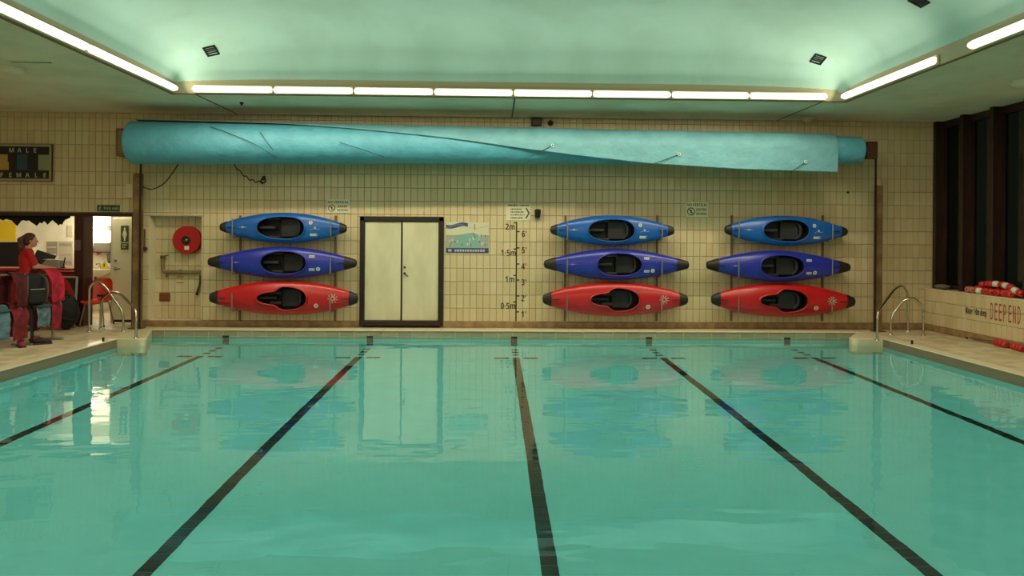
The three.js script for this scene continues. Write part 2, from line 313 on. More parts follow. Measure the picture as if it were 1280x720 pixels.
// ceiling: a lower soffit all round, a raised panel in the middle, strip lights along its edge
{
  const holes = [[-CX, CX, -CZ1, -CZ0]];
  const sof = slabWithHoles(XL - 0.4, XG + 0.6, -ZB - 0.3, -(ZW - 0.4), holes, 0, 0.3);      // drawn in (x, -z), then laid down
  sof.rotateX(-Math.PI / 2); sof.scale(1, 1, 1); sof.translate(0, CEIL, 0);
  const ceil = struct('ceiling', boxUV(sof), M.soffit);
  const top = grid(72, 96, (u, v) => { const x = -CX - 0.02 + u * (2 * CX + 0.04), z = CZ0 - 0.02 + v * (CZ1 - CZ0 + 0.04); return [x, coffer(x, z), z]; });
  mesh('coved_panel', planarUV(top, 0, 2), M.coffer, ceil);
  mesh('upstand', boxUV(merge([box(-CX + 0.01, CX - 0.01, CEIL - 0.004, COFFER + 0.1, CZ0 - 0.02, CZ0 + 0.01), box(-CX + 0.01, CX - 0.01, CEIL - 0.004, COFFER + 0.1, CZ1 - 0.01, CZ1 + 0.02), box(-CX - 0.02, -CX + 0.01, CEIL - 0.004, COFFER + 0.1, CZ0 - 0.02, CZ1 + 0.02), box(CX - 0.01, CX + 0.02, CEIL - 0.004, COFFER + 0.1, CZ0 - 0.02, CZ1 + 0.02)])), M.upstand, ceil);
  mesh('roof_slab', box(-CX - 0.4, CX + 0.4, COFFER + 1.35, COFFER + 1.5, CZ0 - 0.4, CZ1 + 0.4), M.soffit, ceil);
  // joints of the soffit boards and the dark shadow gap trim round the raised panel
  for (const x of [-5.12, 0.03, 5.1]) mesh('joint_strip', box(x - 0.012, x + 0.012, CEIL - 0.006, CEIL + 0.01, ZW, CZ0), M.dark, ceil);
  const r = 0.018;
  mesh('edge_trim', [box(-CX - 0.05, CX + 0.05, CEIL - 0.012, CEIL + 0.01, CZ0 - 0.05, CZ0), box(-CX - 0.05, -CX, CEIL - 0.012, CEIL + 0.01, CZ0, CZ1), box(CX, CX + 0.05, CEIL - 0.012, CEIL + 0.01, CZ0, CZ1)], M.brown, ceil);
}
// strip lights
function stripLight(len, label, at, turn, k = 1) {
  const t = thing('strip_light', label, 'light', at, turn, undefined), h = 0.11;
  // own axes: along x, the lens faces +z (to the middle of the room) and down
  const pr = new THREE.Shape(); pr.moveTo(0.0, 0.045); for (let i = 0; i <= 10; i++) { const a = Math.PI / 2 - i / 10 * Math.PI; pr.lineTo(0.02 + 0.058 * Math.cos(a), 0.042 * Math.sin(a)); } pr.lineTo(0, -0.042); pr.lineTo(0, 0.045);
  const lens = new THREE.ExtrudeGeometry(pr, { depth: len - 0.15, bevelEnabled: true, bevelSize: 0.03, bevelOffset: -0.024, bevelThickness: 0.07, bevelSegments: 4, curveSegments: 4 });
  lens.translate(0, 0, -(len - 0.15) / 2); lens.rotateY(-Math.PI / 2);     // z -> -x, x -> z
  mesh('housing', rbox(-len / 2 + 0.01, len / 2 - 0.01, -0.055, 0.07, -0.03, 0.012, 0.008), M.white, t);
  mesh('diffuser', lens, STRIP, t);
  const lamp = (level, y, z, tilt) => { const l = new THREE.RectAreaLight(STRIP_COLOR, level, len - 0.06, 0.1); l.name = 'strip_lamp'; l.position.set(0, y, z); l.rotation.set(tilt, 0, 0); t.add(l); };
  lamp(STRIP_DOWN * k, -0.072, 0.05, -Math.PI / 2);                     // its lower face
  lamp(STRIP_UP, 0.02, 0.135, Math.PI - 0.45);                      // its inner face, which looks up into the coved ceiling
  return t;
}
const STRIP = std(0xfff6dc, 0.5, { emissive: STRIP_COLOR.clone(), emissiveIntensity: STRIP_GLOW });
{
  const y = CEIL + 0.055, ord = ['first', 'second', 'third', 'fourth', 'fifth', 'sixth', 'seventh', 'eighth'];
  for (let k = 0; k < 8; k++) stripLight(1.262, `${ord[k]} white strip light from the left in the row above the kayaks`, [-5.12 + 1.28 * (k + 0.5), y, CZ0 + 0.045], 0);
  for (const s of [-1, 1]) for (let k = 0; k < 5; k++) {
    const z0 = CZ0 + 0.08 + k * (s < 0 ? 2.5 : 3.12), len = 2.46; if (z0 + len > CZ1) continue;
    const which = ['farthest', 'second farthest', 'third farthest', 'fourth farthest', 'nearest'][k];
    stripLight(len, `${which} long white strip light along the ${s < 0 ? 'left' : 'right'} edge of the raised ceiling`, [s * (CX - 0.045), y, z0 + len / 2], -s * Math.PI / 2, 0.62);
  }
  for (let k = 0; k < 4; k++) stripLight(2.46, `${ord[k]} long strip light in the row behind the camera`, [-5.0 + 2.6 * (k + 0.5) - 0.2, y, CZ1 - 0.03], Math.PI);
}
// outer walls and the right side: low tiled wall, ledge, tall dark windows
{
  struct('wall_left', boxUV(box(XL - 0.3, XL, 0, CEIL, ZW, ZB)), M.white);
  struct('wall_front', boxUV(box(XL - 0.3, XG + 0.6, 0, CEIL, ZB, ZB + 0.3)), M.white);
  const LED = 0.80, zPier = -10.9;
  const low = struct('wall_right', boxUV(merge([box(XR + 0.004, XG + 0.3, 0, LED - 0.02, ZW - 0.2, ZB), box(XR + 0.004, XG + 0.3, LED - 0.02, CEIL, zPier, zPier + 0.5), box(XG + 0.2, XG + 0.5, LED - 0.02, CEIL, zPier + 4, ZB)])), M.grout);
  const sp = tileSpots(-zPier - 0.6, -ZW, 0.12, LED - 0.01, 0.125, 0.2225, []);
  layTiles(low, sp, (s) => new THREE.Matrix4().makeTranslation(XR + 0.004, s.v, -s.u).multiply(new THREE.Matrix4().makeRotationY(-Math.PI / 2)), 54, (s) => -s.u, 0.125, 0.2225);
  const sp2 = tileSpots(-4, -zPier, 0.12, LED - 0.01, 0.125, 0.2225, []);
  layTiles(low, sp2, (s) => new THREE.Matrix4().makeTranslation(XR + 0.004, s.v, -s.u).multiply(new THREE.Matrix4().makeRotationY(-Math.PI / 2)), 0, (s) => -s.u, 0.125, 0.2225);
  mesh('ledge', rbox(XR - 0.012, XG + 0.05, LED - 0.022, LED, ZW, ZB, 0.008), M.nosing, low);
  mesh('skirting', boxUV(rbox(XR - 0.012, XR + 0.02, 0, 0.118, ZW, ZB, 0.012)), M.skirt, low);
  mesh('pier_face', boxUV(box(XR - 0.004, XR + 0.005, LED, CEIL, zPier, zPier + 0.5)), M.nosing, low);
  // window bays: brown fins, glass panes
  let n = 1;
  const bay = (z0, z1, step) => {
    const w = struct('window_' + n++, [box(XG - 0.02, XG + 0.12, LED, LED + 0.07, z0, z1), box(XG - 0.02, XG + 0.12, CEIL - 0.12, CEIL, z0, z1)], M.fin);
    mesh('pane', box(XG + 0.05, XG + 0.056, LED + 0.05, CEIL - 0.1, z0, z1), M.glass, w);
    for (let z = z0 + 0.06; z < z1; z += step) mesh('mullion', rbox(XG - 0.17, XG + 0.10, LED, CEIL, z - 0.045, z + 0.045, 0.006), M.fin, w);
  };
  M.fin = std(0x3c1d10, 0.55, { map: mottle(128, 4, 5, [0.6, 0.6, 0.6], [1, 1, 1], true, 1.2) });
  M.glass = std(0xa8b5a8, 0.02, { transmission: 1, thickness: 0, ior: 1.5 });
  bay(ZW, zPier, 0.785); bay(zPier + 0.5, zPier + 4, 0.785);
}

// ================================================================ FITTINGS OF THE BACK WALL
const B = {};
B.cream = std(0xd9d0ae, 0.45, { map: mottle(128, 4, 4, [0.93, 0.93, 0.91], [1, 1, 1], true, 0.5) });
B.frame = std(0x24120d, 0.45);
B.paper = std(0xe2dcc4, 0.7);
B.steel = std(0x8d8a80, 0.35, { metalness: 0.8 });
B.red = std(0xa81418, 0.35);
B.olive = std(0x4d472f, 0.5);
B.grey = std(0x8a887e, 0.5);
B.inkDark = std(0x3a3520, 0.7);
B.inkRed = std(0xa83a2a, 0.7);
// double cupboard door
{
  const [x0, x1, y0, y1] = CUP, z = ZW, fr = 0.085;
  const d = struct('door_1', [rbox(x0, x0 + fr, 0.04, y1, z - 0.1, z + 0.045, 0.008), rbox(x1 - fr, x1, 0.04, y1, z - 0.1, z + 0.045, 0.008), rbox(x0, x1, y1 - fr, y1, z - 0.1, z + 0.045, 0.008), rbox(x0 + 0.03, x1 - 0.03, 0.04, 0.13, z - 0.1, z + 0.075, 0.008)], B.frame);
  const mid = (x0 + x1) / 2 - 0.005, a = x0 + fr, b = x1 - fr;
  mesh('door_leaf', rbox(a + 0.005, mid - 0.012, 0.135, y1 - fr - 0.012, z - 0.05, z + 0.005, 0.005), B.cream, d);
  mesh('door_leaf', rbox(mid + 0.022, b - 0.005, 0.135, y1 - fr - 0.012, z - 0.05, z + 0.012, 0.005), B.cream, d);
  mesh('door_backing', box(a, b, 0.05, y1 - 0.02, z - 0.12, z - 0.06), B.frame, d);
  const k = W(506, 334);
  const kn = cyl(0.022, 0.022, 0.03, 16).rotateX(Math.PI / 2).translate(k.x, k.y, z + 0.028); mesh('door_lock', kn, B.olive, d);
  mesh('door_handle', [cyl(0.025, 0.025, 0.02, 16).rotateX(Math.PI / 2).translate(k.x, k.y - 0.115, z + 0.024), rod(V(k.x, k.y - 0.115, z + 0.045), V(k.x + 0.07, k.y - 0.175, z + 0.05), 0.011)], B.olive, d);
}
// hose reel and pipework in the niche
{
  const nb = ZW - 0.26, c = onZ(233.5, 300, ZW - 0.12), R = 0.262;
  const t = thing('fire_hose_reel', 'round red fire hose reel hanging in the tiled wall niche', 'hose reel', [c.x, c.y, nb]);
  const drum = new THREE.LatheGeometry([[0.02, 0.03], [0.05, 0.035], [R * 0.93, 0.05], [R, 0.062], [R, 0.08], [R * 0.97, 0.086], [R * 0.5, 0.075], [0.075, 0.085], [0.02, 0.085]].map(([r, y]) => new THREE.Vector2(r, y)), 48).rotateX(Math.PI / 2);
  mesh('front_disc', drum.clone().translate(0, 0, 0.075), B.red, t);
  mesh('rear_disc', drum.clone().translate(0, 0, -0.025), B.red, t);
  const coils = []; for (let i = 0; i < 4; i++) coils.push(new THREE.TorusGeometry(0.17, 0.02, 10, 40).translate(0, 0, 0.045 + i * 0.028));
  mesh('hose', coils, B.red, t);
  mesh('hub', [new THREE.TorusGeometry(0.058, 0.022, 12, 32).translate(0, 0, 0.168), cyl(0.04, 0.04, 0.12, 20).rotateX(Math.PI / 2).translate(0, 0, 0.11)], M.black, t);
  mesh('hub_cap', new THREE.SphereGeometry(0.03, 16, 10).scale(1, 1, 0.5).translate(0, 0, 0.175), B.steel, t);
  mesh('instruction_label', rbox(-0.035, 0.05, -0.185, -0.115, 0.158, 0.166, 0.003), B.paper, t);
  const P = (x, y, z = ZW - 0.19) => onZ(x, y, z);
  const pipeM = std(0x7a6d46, 0.45), p = thing('water_pipe', 'thick olive water pipe with an elbow running below the hose reel', 'pipe');
  const e = P(203.5, 322), f = P(203.5, 340), g = P(254, 339.5);
  mesh('pipe', pipe([e, f, V(NIC[1] + 0.02, f.y, f.z)], 0.034, 0.08, 14), pipeM, p);
  mesh('stop_valve', [cyl(0.045, 0.045, 0.06, 16).translate(e.x, e.y + 0.01, e.z), rod(e.clone().add(V(0, 0.02, 0)), e.clone().add(V(0.12, 0.05, 0.02)), 0.012)], B.olive, p);
  const q = P(209, 343); mesh('drain_spout', rod(V(q.x, f.y, f.z), V(q.x - 0.01, f.y - 0.1, f.z + 0.01), 0.014), B.olive, p);
  mesh('pipe_clip', [rbox(f.x + 0.3, f.x + 0.33, f.y - 0.045, f.y + 0.045, nb - 0.005, f.z + 0.045, 0.004)], B.steel, p);
  const h = thing('hose_tail', 'short dark hose end hanging at the right edge of the niche', 'hose');
  const h0 = P(250.5, 344), h1 = P(249.5, 355), h2 = P(246.5, 365.5); mesh('hose_end', tube([h0, h1, h2], 0.02, 20, 10), B.olive, h); mesh('nozzle', rod(h2, h2.clone().add(V(-0.012, -0.05, 0)), 0.024), M.black, h);
  const b0 = onZ(199.5, 376.5, nb), b1 = onZ(213, 366, nb);
  tag(mesh('vent_plate', [rbox(b0.x, b1.x, b0.y, b1.y, nb, nb + 0.02, 0.004), ...[0.25, 0.5, 0.75].map((k) => rbox(b0.x + 0.02, b1.x - 0.02, b0.y + (b1.y - b0.y) * k - 0.008, b0.y + (b1.y - b0.y) * k + 0.008, nb + 0.015, nb + 0.028, 0.004))], std(0x7a4422, 0.5)), 'small brown slotted plate low in the niche', 'vent');
  const l0 = onZ(220.5, 354, nb), l1 = onZ(230, 345.5, nb);
  const lb = thing('niche_label', 'pair of thin tan label strips under the niche pipe', 'label', [(l0.x + l1.x) / 2, l0.y, nb]), lw = (l1.x - l0.x) / 2, lm = std(0xa37a4a, 0.6); for (const y of [0, l1.y - l0.y - 0.02]) mesh('label_strip', rbox(-lw, lw, y, y + 0.02, 0, 0.006, 0.002), lm, lb);
}
// height scale painted on the tiles
{
  const t = thing('height_scale', 'dark painted height scale with metres on the left and feet on the right', 'scale');
  const A = W(645.8, 278.4), Z0 = W(646.3, 401.5), xs = A.x, z = ZW + 0.0025, bars = [];
  const vert = (y) => new THREE.BoxGeometry(0.028, 0.028, 0.003);
  mesh('scale_line', box(xs - 0.013, xs + 0.013, Z0.y, A.y + 0.012, z - 0.002, z + 0.001), B.inkDark, t);
  const ticksL = [['2m', 278.6], ['1·5m', 311.3], ['1m', 344.2], ['0·5m', 377.5]], ticksR = [['6\'', 289.5], ['5\'', 309.9], ['4\'', 330], ['3\'', 350], ['2\'', 370], ['1\'', 389.8]];
  for (const [s, py] of ticksL) {
    const y = W(643, py).y; mesh('tick', box(xs - 0.055, xs, y - 0.012, y + 0.012, z - 0.002, z + 0.001), B.inkDark, t);
    const g = text(s, 0.115, 0.002, 0.78), w = g.boundingBox.max.x * 0.78; g.translate(xs - 0.075 - w, y - 0.13, z - 0.001); mesh('numeral', g, B.inkDark, t);
  }
  for (const [s, py] of ticksR) {
    const y = W(650, py).y; mesh('tick', box(xs, xs + 0.06, y - 0.012, y + 0.012, z - 0.002, z + 0.001), B.inkDark, t);
    const g = text(s, 0.115, 0.002, 0.78); g.translate(xs + 0.095, y - 0.10, z - 0.001); mesh('numeral', g, B.inkDark, t);
  }
}
// small signs: flat plates with print
function plate(name, label, category, px0, py0, px1, py1, draw, opt = {}) {
  const z = opt.z ?? ZW, a = onZ(px0, py1, z), b = onZ(px1, py0, z), w = b.x - a.x, h = b.y - a.y, t = thing(name, label, category, [(a.x + b.x) / 2, (a.y + b.y) / 2, z]);
  mesh('board', rbox(-w / 2, w / 2, -h / 2, h / 2, 0.0, opt.thick ?? 0.012, 0.003), opt.edge ?? B.paper, t);
  const W2 = opt.res ?? 256, tex = canvasTex(W2, Math.max(16, Math.round(W2 * h / w)), draw);
  const g = new THREE.PlaneGeometry(w - (opt.margin ?? 0.004), h - (opt.margin ?? 0.004)).translate(0, 0, (opt.thick ?? 0.012) + 0.0012);
  mesh('print', g, std(0xffffff, opt.rough ?? 0.55, { map: tex }), t); return t;
}
function noDive(g, w, h) {
  g.fillStyle = '#d6cfae'; g.fillRect(0, 0, w, h); g.fillStyle = '#2f2d16'; g.textAlign = 'center'; g.textBaseline = 'middle';
  g.font = `bold ${h * 0.26}px sans-serif`; g.fillText('NO VERTICAL', w * 0.5, h * 0.19, w * 0.94);
  g.font = `bold ${h * 0.24}px sans-serif`; g.fillText('ENTRY', w * 0.7, h * 0.52, w * 0.5); g.fillText('DIVING', w * 0.7, h * 0.80, w * 0.5);
  g.strokeStyle = '#2f2d16'; g.lineWidth = h * 0.055; g.beginPath(); g.arc(w * 0.22, h * 0.65, h * 0.24, 0, 7); g.stroke();
  g.beginPath(); g.moveTo(w * 0.22 - h * 0.17, h * 0.48); g.lineTo(w * 0.22 + h * 0.17, h * 0.82); g.stroke();
  g.beginPath(); g.arc(w * 0.23, h * 0.56, h * 0.045, 0, 7); g.fill(); g.lineWidth = h * 0.07; g.beginPath(); g.moveTo(w * 0.23, h * 0.6); g.lineTo(w * 0.21, h * 0.78); g.stroke();
}
plate('warning_sign', 'cream no diving notice between the left kayaks and the double door', 'sign', 408.5, 249.5, 437, 266, noDive);
plate('warning_sign', 'cream no diving notice between the middle and the right kayaks', 'sign', 857.5, 252.5, 885, 271, noDive);
plate('notice_sign', 'cream arrow notice above the painted height scale', 'sign', 632.5, 254.5, 663, 275.5, (g, w, h) => {
  g.fillStyle = '#d8d0ae'; g.fillRect(0, 0, w, h); g.fillStyle = '#37331c';
  const row = (y, x0, x1, t) => { let x = x0; while (x < x1) { const k = 5 + 14 * rnd(); g.fillRect(w * x0 + (x - x0) * w, h * y, Math.min(k, (x1 - x) * w), h * t); x += (k + 5) / w; } };
  row(0.06, 0.06, 0.5, 0.1); row(0.07, 0.56, 0.95, 0.09); row(0.30, 0.18, 0.66, 0.07); row(0.47, 0.18, 0.72, 0.07); row(0.64, 0.18, 0.78, 0.07); row(0.82, 0.18, 0.7, 0.07);
  g.strokeStyle = '#37331c'; g.lineWidth = h * 0.075; g.beginPath(); g.moveTo(w * 0.82, h * 0.26); g.lineTo(w * 0.95, h * 0.56); g.lineTo(w * 0.82, h * 0.88); g.stroke();
});
plate('safety_poster', 'blue and cream pool safety poster right of the double door', 'poster', 557.5, 278, 611, 316, (g, w, h) => {
  g.fillStyle = '#cfc9a9'; g.fillRect(0, 0, w, h);
  g.fillStyle = '#9aa394'; g.fillRect(0, h * 0.42, w, h * 0.42); g.fillStyle = '#7fa9a0'; g.beginPath(); g.moveTo(w * 0.16, h * 0.86); g.lineTo(w * 0.24, h * 0.42); g.lineTo(w * 0.62, h * 0.34); g.lineTo(w * 0.84, h * 0.44); g.lineTo(w * 0.78, h * 0.86); g.fill();
  g.fillStyle = '#3d4878'; g.beginPath(); g.moveTo(0, h * 0.08); g.bezierCurveTo(w * 0.18, h * 0.16, w * 0.26, -h * 0.06, w * 0.51, h * 0.03); g.lineTo(w * 0.51, h * 0.15); g.bezierCurveTo(w * 0.3, h * 0.07, w * 0.2, h * 0.27, 0, h * 0.2); g.fill();
  g.strokeStyle = '#bdb9b4'; g.lineWidth = 3; for (let x = 0.03; x < 0.48; x += 0.035) { const y = 0.14 - 0.06 * Math.sin((x - 0.1) * 9); g.beginPath(); g.moveTo(w * x, h * (y - 0.03)); g.lineTo(w * (x + 0.018), h * (y + 0.03)); g.stroke(); }
  g.fillStyle = '#31406f'; g.fillRect(0, h * 0.84, w, h * 0.16); g.fillStyle = '#b9b4ac'; for (let x = 0.2; x < 0.9; x += 0.06) if (rnd() > 0.15) g.fillRect(w * x, h * 0.885, w * 0.045, h * 0.075); g.fillRect(w * 0.05, h * 0.88, w * 0.08, h * 0.08);
  g.strokeStyle = '#5c5a48'; g.lineWidth = 2;
  for (let i = 0; i < 26; i++) { const x = w * (0.06 + 0.88 * rnd()), y = h * (0.3 + 0.5 * rnd()); g.fillStyle = ['#d8cfb4', '#6d6a58', '#d6d2c4', '#8c6a58'][i % 4]; g.beginPath(); g.arc(x, y, w * 0.012, 0, 7); g.fill(); g.fillRect(x - w * 0.012, y + w * 0.012, w * 0.024, w * 0.03); }
  g.beginPath(); g.moveTo(w * 0.55, h * 0.17); g.lineTo(w * 0.72, h * 0.2); g.lineTo(w * 0.98, h * 0.12); g.stroke(); g.fillStyle = '#7b7460'; g.fillRect(w * 0.66, h * 0.06, w * 0.02, h * 0.2);
}, { thick: 0.006, res: 512, margin: 0 });
plate('changing_room_sign', 'dark framed changing room sign high on the wall above the office hatch', 'sign', -2.5, 180.5, 67, 226.5, (g, w, h) => {
  g.fillStyle = '#9a9472'; g.fillRect(0, 0, w, h); const m = h * 0.06; g.fillStyle = '#1d1512'; g.fillRect(m, m, w - 2 * m, h - 2 * m);
  g.fillStyle = '#b39445'; g.fillRect(m, h * 0.28, w * 0.18, h * 0.43); g.fillStyle = '#331410'; g.fillRect(w * 0.2, h * 0.27, w * 0.1, h * 0.22); g.fillStyle = '#2c4a56'; g.fillRect(w * 0.37, h * 0.27, w * 0.19, h * 0.44); g.fillStyle = '#8a8d67'; g.fillRect(w * 0.76, h * 0.28, w * 0.2, h * 0.43);
  g.fillStyle = '#b3ad92'; g.textAlign = 'center'; g.textBaseline = 'middle'; g.font = `bold ${h * 0.17}px sans-serif`;
  const sp = (s, x0, x1, y) => [...s].forEach((c, i) => g.fillText(c, w * (x0 + (x1 - x0) * i / (s.length - 1)), h * y)); sp('MALE', 0.27, 0.7, 0.165); sp('FEMALE', 0.09, 0.88, 0.845);
}, { thick: 0.05, edge: B.olive, margin: 0.02, res: 384 });
plate('exit_sign', 'small green fire exit sign above the open doorway', 'sign', 122, 256, 151.5, 264.5, (g, w, h) => {
  g.fillStyle = '#27402a'; g.fillRect(0, 0, w, h); g.strokeStyle = '#8f9a78'; g.lineWidth = 4; g.strokeRect(4, 4, w - 8, h - 8); g.fillStyle = '#a9b08c'; g.textBaseline = 'middle';
  g.font = `bold ${h * 0.55}px sans-serif`; g.fillText('Fire exit', w * 0.29, h * 0.53, w * 0.66);
  g.beginPath(); g.arc(w * 0.14, h * 0.26, h * 0.09, 0, 7); g.fill(); g.strokeStyle = '#a9b08c'; g.lineWidth = h * 0.1; g.beginPath(); g.moveTo(w * 0.13, h * 0.38); g.lineTo(w * 0.12, h * 0.6); g.lineTo(w * 0.17, h * 0.84); g.moveTo(w * 0.12, h * 0.6); g.lineTo(w * 0.07, h * 0.8); g.moveTo(w * 0.08, h * 0.48); g.lineTo(w * 0.19, h * 0.46); g.stroke();
}, { thick: 0.03 });
// wall gadgets
{
  const s = W(670.5, 153.5), t = thing('wall_speaker', 'small black square speaker on the wall above the pool cover', 'speaker', [s.x, s.y, ZW]);
  mesh('case', rbox(-0.095, 0.095, -0.07, 0.07, 0, 0.12, 0.012), M.black, t); mesh('grille', rbox(-0.075, 0.075, -0.052, 0.052, 0.115, 0.126, 0.004), B.olive, t);
  const c = W(688, 154), d = thing('alarm_sounder', 'small round dark sounder right of the square wall speaker', 'alarm', [c.x, c.y, ZW]);
  mesh('dome', new THREE.LatheGeometry([[0, 0.07], [0.03, 0.065], [0.046, 0.04], [0.05, 0]].map(([r, y]) => new THREE.Vector2(r, y)).reverse(), 24).rotateX(Math.PI / 2), M.black, d); mesh('base', cyl(0.056, 0.056, 0.02, 24).rotateX(Math.PI / 2), B.olive, d);
  const f = W(671.7, 268.5), l = thing('wall_spotlight', 'small unlit black spotlight on a grey base right of the arrow notice', 'spotlight', [f.x, f.y, ZW]);
  mesh('wall_base', cyl(0.055, 0.055, 0.05, 20).rotateX(Math.PI / 2).translate(0, -0.04, 0.025), B.grey, l); mesh('lamp_body', [cyl(0.062, 0.05, 0.13, 20).rotateX(0.5).translate(0, 0.02, 0.09)], M.black, l); mesh('bracket', rbox(-0.014, 0.014, -0.05, 0.02, 0.03, 0.08, 0.004), M.black, l);
  const r = W(330, 226), h = thing('rope_ring', 'dark ring hook on the wall below the left half of the pool cover', 'hook', [r.x, r.y, ZW]);
  mesh('ring', new THREE.TorusGeometry(0.04, 0.012, 10, 24).translate(0, 0, 0.045), M.black, h); mesh('hook_plate', [rbox(-0.03, 0.03, 0.01, 0.09, 0, 0.015, 0.004), rod(V(0, 0.045, 0), V(0, 0.045, 0.055), 0.012)], M.black, h);
  const q = W(1059.5, 240.5); tag(mesh('wall_bolt', [cyl(0.022, 0.022, 0.03, 12).rotateX(Math.PI / 2).translate(q.x, q.y, ZW + 0.012), cyl(0.012, 0.012, 0.05, 6).rotateX(Math.PI / 2).translate(q.x, q.y, ZW + 0.02)], M.black), 'small dark bolt in the wall above the right kayaks', 'bolt');
  const w0 = W(182, 311), wb = thing('wall_bracket', 'rusty brown bracket on the wall between the left post and the niche', 'bracket', [w0.x, w0.y, ZW]);
  mesh('bracket_plate', rbox(-0.03, 0.0, -0.05, 0.37, 0, 0.02, 0.004), M.brown, wb); mesh('bracket_stub', [cyl(0.04, 0.03, 0.06, 14).rotateX(Math.PI / 2).translate(0.01, 0, 0.03)], std(0x5a3a1c, 0.6), wb);
}
// ---------------------------------------------------------------- pool cover on its roller, and its posts
{
  const zc = -12.85, xa = -6.74, xb = 6.36, yc = (x) => 3.335, R = (x) => { const t = (x - xa) / (xb - xa); return 0.372 - 0.125 * t; };
  const cover = std(0x55a0b4, 0.55, { map: mottle(256, 5, 12, [0.93, 0.95, 0.95], [1, 1, 1], true, 1), bumpMap: mottle(256, 4, 20, [0, 0, 0], [1, 1, 1], false, 1), bumpScale: 0.006 });
  const flapM = std(0x639ca6, 0.6, { map: mottle(256, 5, 12, [0.93, 0.94, 0.94], [1, 1, 1], true, 1), bumpMap: mottle(256, 4, 20, [0, 0, 0], [1, 1, 1], false, 1), bumpScale: 0.005 });
  const t = thing('pool_cover', 'long turquoise pool cover rolled up high along the back wall', 'pool cover', [0, 0, 0]);
  const prof = (u) => { const e = 0.006; if (u < e) return 0.05 + 0.95 * Math.sqrt(1 - (1 - u / e) ** 2); if (u > 1 - e) return 0.05 + 0.95 * Math.sqrt(1 - (1 - (1 - u) / e) ** 2); return 1; };
  const wr = (x, a) => 0.010 * noise(x * 0.7, Math.cos(a) * 1.3, Math.sin(a) * 1.3 + 4) + 0.0035 * noise(x * 2.6, a * 2.0, 9);
  const uu = (i, n) => { const s = i; return s < 0.06 ? s / 0.06 * 0.008 : s > 0.94 ? 1 - (1 - s) / 0.06 * 0.008 : 0.008 + (s - 0.06) / 0.88 * 0.984; };
  const roll = grid(180, 40, (s, v) => { const u = uu(s), x = xa + u * (xb - xa), a = v * 2 * Math.PI, r = R(x) * prof(u) + wr(x, a) * prof(u); return [x, yc(x) + r * Math.cos(a), zc + r * Math.sin(a)]; });
  { const p = roll.attributes.position, uv = roll.attributes.uv; for (let i = 0; i < p.count; i++) uv.setXY(i, p.getX(i) * 0.5, uv.getY(i) * 1); }
  mesh('rolled_sheet', outward(roll), cover, t);
  // outer layer: its free edge runs from the top at the left to hanging below the roll at the right
  const x0 = -6.62, x1 = onZ(1048, 200, zc + 0.3).x;
  const edge = [[-6.62, 0.02], [-5.4, 0.06], [-3.9, 0.17], [-2.4, 0.33], [-1.0, 0.46], [0.2, 0.60], [1.2, 0.70], [2.4, 0.80], [4.0, 0.86], [6.3, 0.87]];   // length of the layer past the top of the roll
  const past = (x) => { for (let i = 0; i < edge.length - 1; i++) if (x <= edge[i + 1][0]) { const [a, b] = edge[i], [c, d] = edge[i + 1]; return b + (d - b) * (x - a) / (c - a); } return 0.87; };
  const layer = (x, s, off) => {        // s metres along the layer from the top
    const r = R(x) + 0.03 + off, q = r * Math.PI / 2; if (s < q) { const a = s / r; return [x, yc(x) + (r + wr(x, a)) * Math.cos(a), zc + (r + wr(x, a)) * Math.sin(a)]; }
    const d = s - q; return [x, yc(x) - d, zc + r + wr(x, 1.57) + 0.015 * d * Math.sin(x * 2.1) - 0.06 * d * d];
  };
  const N = 120, Mv = 26, th = 0.007;
  const outer = grid(N, Mv, (u, v) => { const x = x0 + u * (x1 - x0), s = -0.45 + v * (past(x) + 0.45); return layer(x, s, th); });
  const inner = grid(N, Mv, (u, v) => { const x = x0 + u * (x1 - x0), s = -0.45 + (1 - v) * (past(x) + 0.45); return layer(x, s, 0); });
  const hem = grid(N, 1, (u, v) => { const x = x0 + u * (x1 - x0); return layer(x, past(x), th * (1 - v)); });
  const rim = grid(1, Mv, (u, v) => { const s = -0.45 + v * (past(x1) + 0.45); return layer(x1, s, th * (1 - u)); });
  const fl = merge([outer, inner, hem, rim]); { const p = fl.attributes.position; const uv = fl.attributes.uv; for (let i = 0; i < p.count; i++) uv.setXY(i, p.getX(i) * 0.5, p.getY(i) * 0.7); }
  mesh('loose_flap', outward(fl), flapM, t);
  mesh('shaft', rod(V(xa - 0.04, yc(0), zc), V(xb + 0.1, yc(0), zc), 0.05, 20), B.steel, t);
  const rope = std(0x243a3c, 0.8), pale = std(0xb9c9bd, 0.5);
  const P = (px, py) => { let p = onZ(px, py, zc + 0.30); const r = R(p.x) + 0.03; for (let k = 0; k < 4; k++) { const dy = p.y - yc(p.x), z = dy < 0 ? r : Math.sqrt(Math.max(0.001, r * r - dy * dy)); p = onZ(px, py, zc + Math.max(z, 0.12)); } return p; };
  for (const [a, b] of [[[690.5, 182], [655, 199]], [[848.5, 193], [812, 206]], [[1006.5, 202.5], [988, 215]]]) {
    const p = P(...a), q = P(...b); p.z = Math.max(p.z, q.z) + 0.012; q.z = p.z; mesh('tie_cord', tube([p, p.clone().lerp(q, 0.5).add(V(0, -0.006, 0.004)), q], 0.006, 14, 6), rope, t); mesh('eyelet', new THREE.TorusGeometry(0.022, 0.009, 8, 18).translate(p.x, p.y, p.z + 0.004), pale, t);
  }
  for (const pts of [[[262, 158], [290, 168], [322, 182], [345, 198]], [[325, 165], [333, 177], [342, 188]], [[425, 178], [450, 186], [480, 196]]]) mesh('binding_cord', tube(pts.map((p) => P(...p).add(V(0, 0, 0.004))), 0.006, 30, 6), rope, t);
  const L = (px, py, z = -13.1) => onZ(px, py, z);
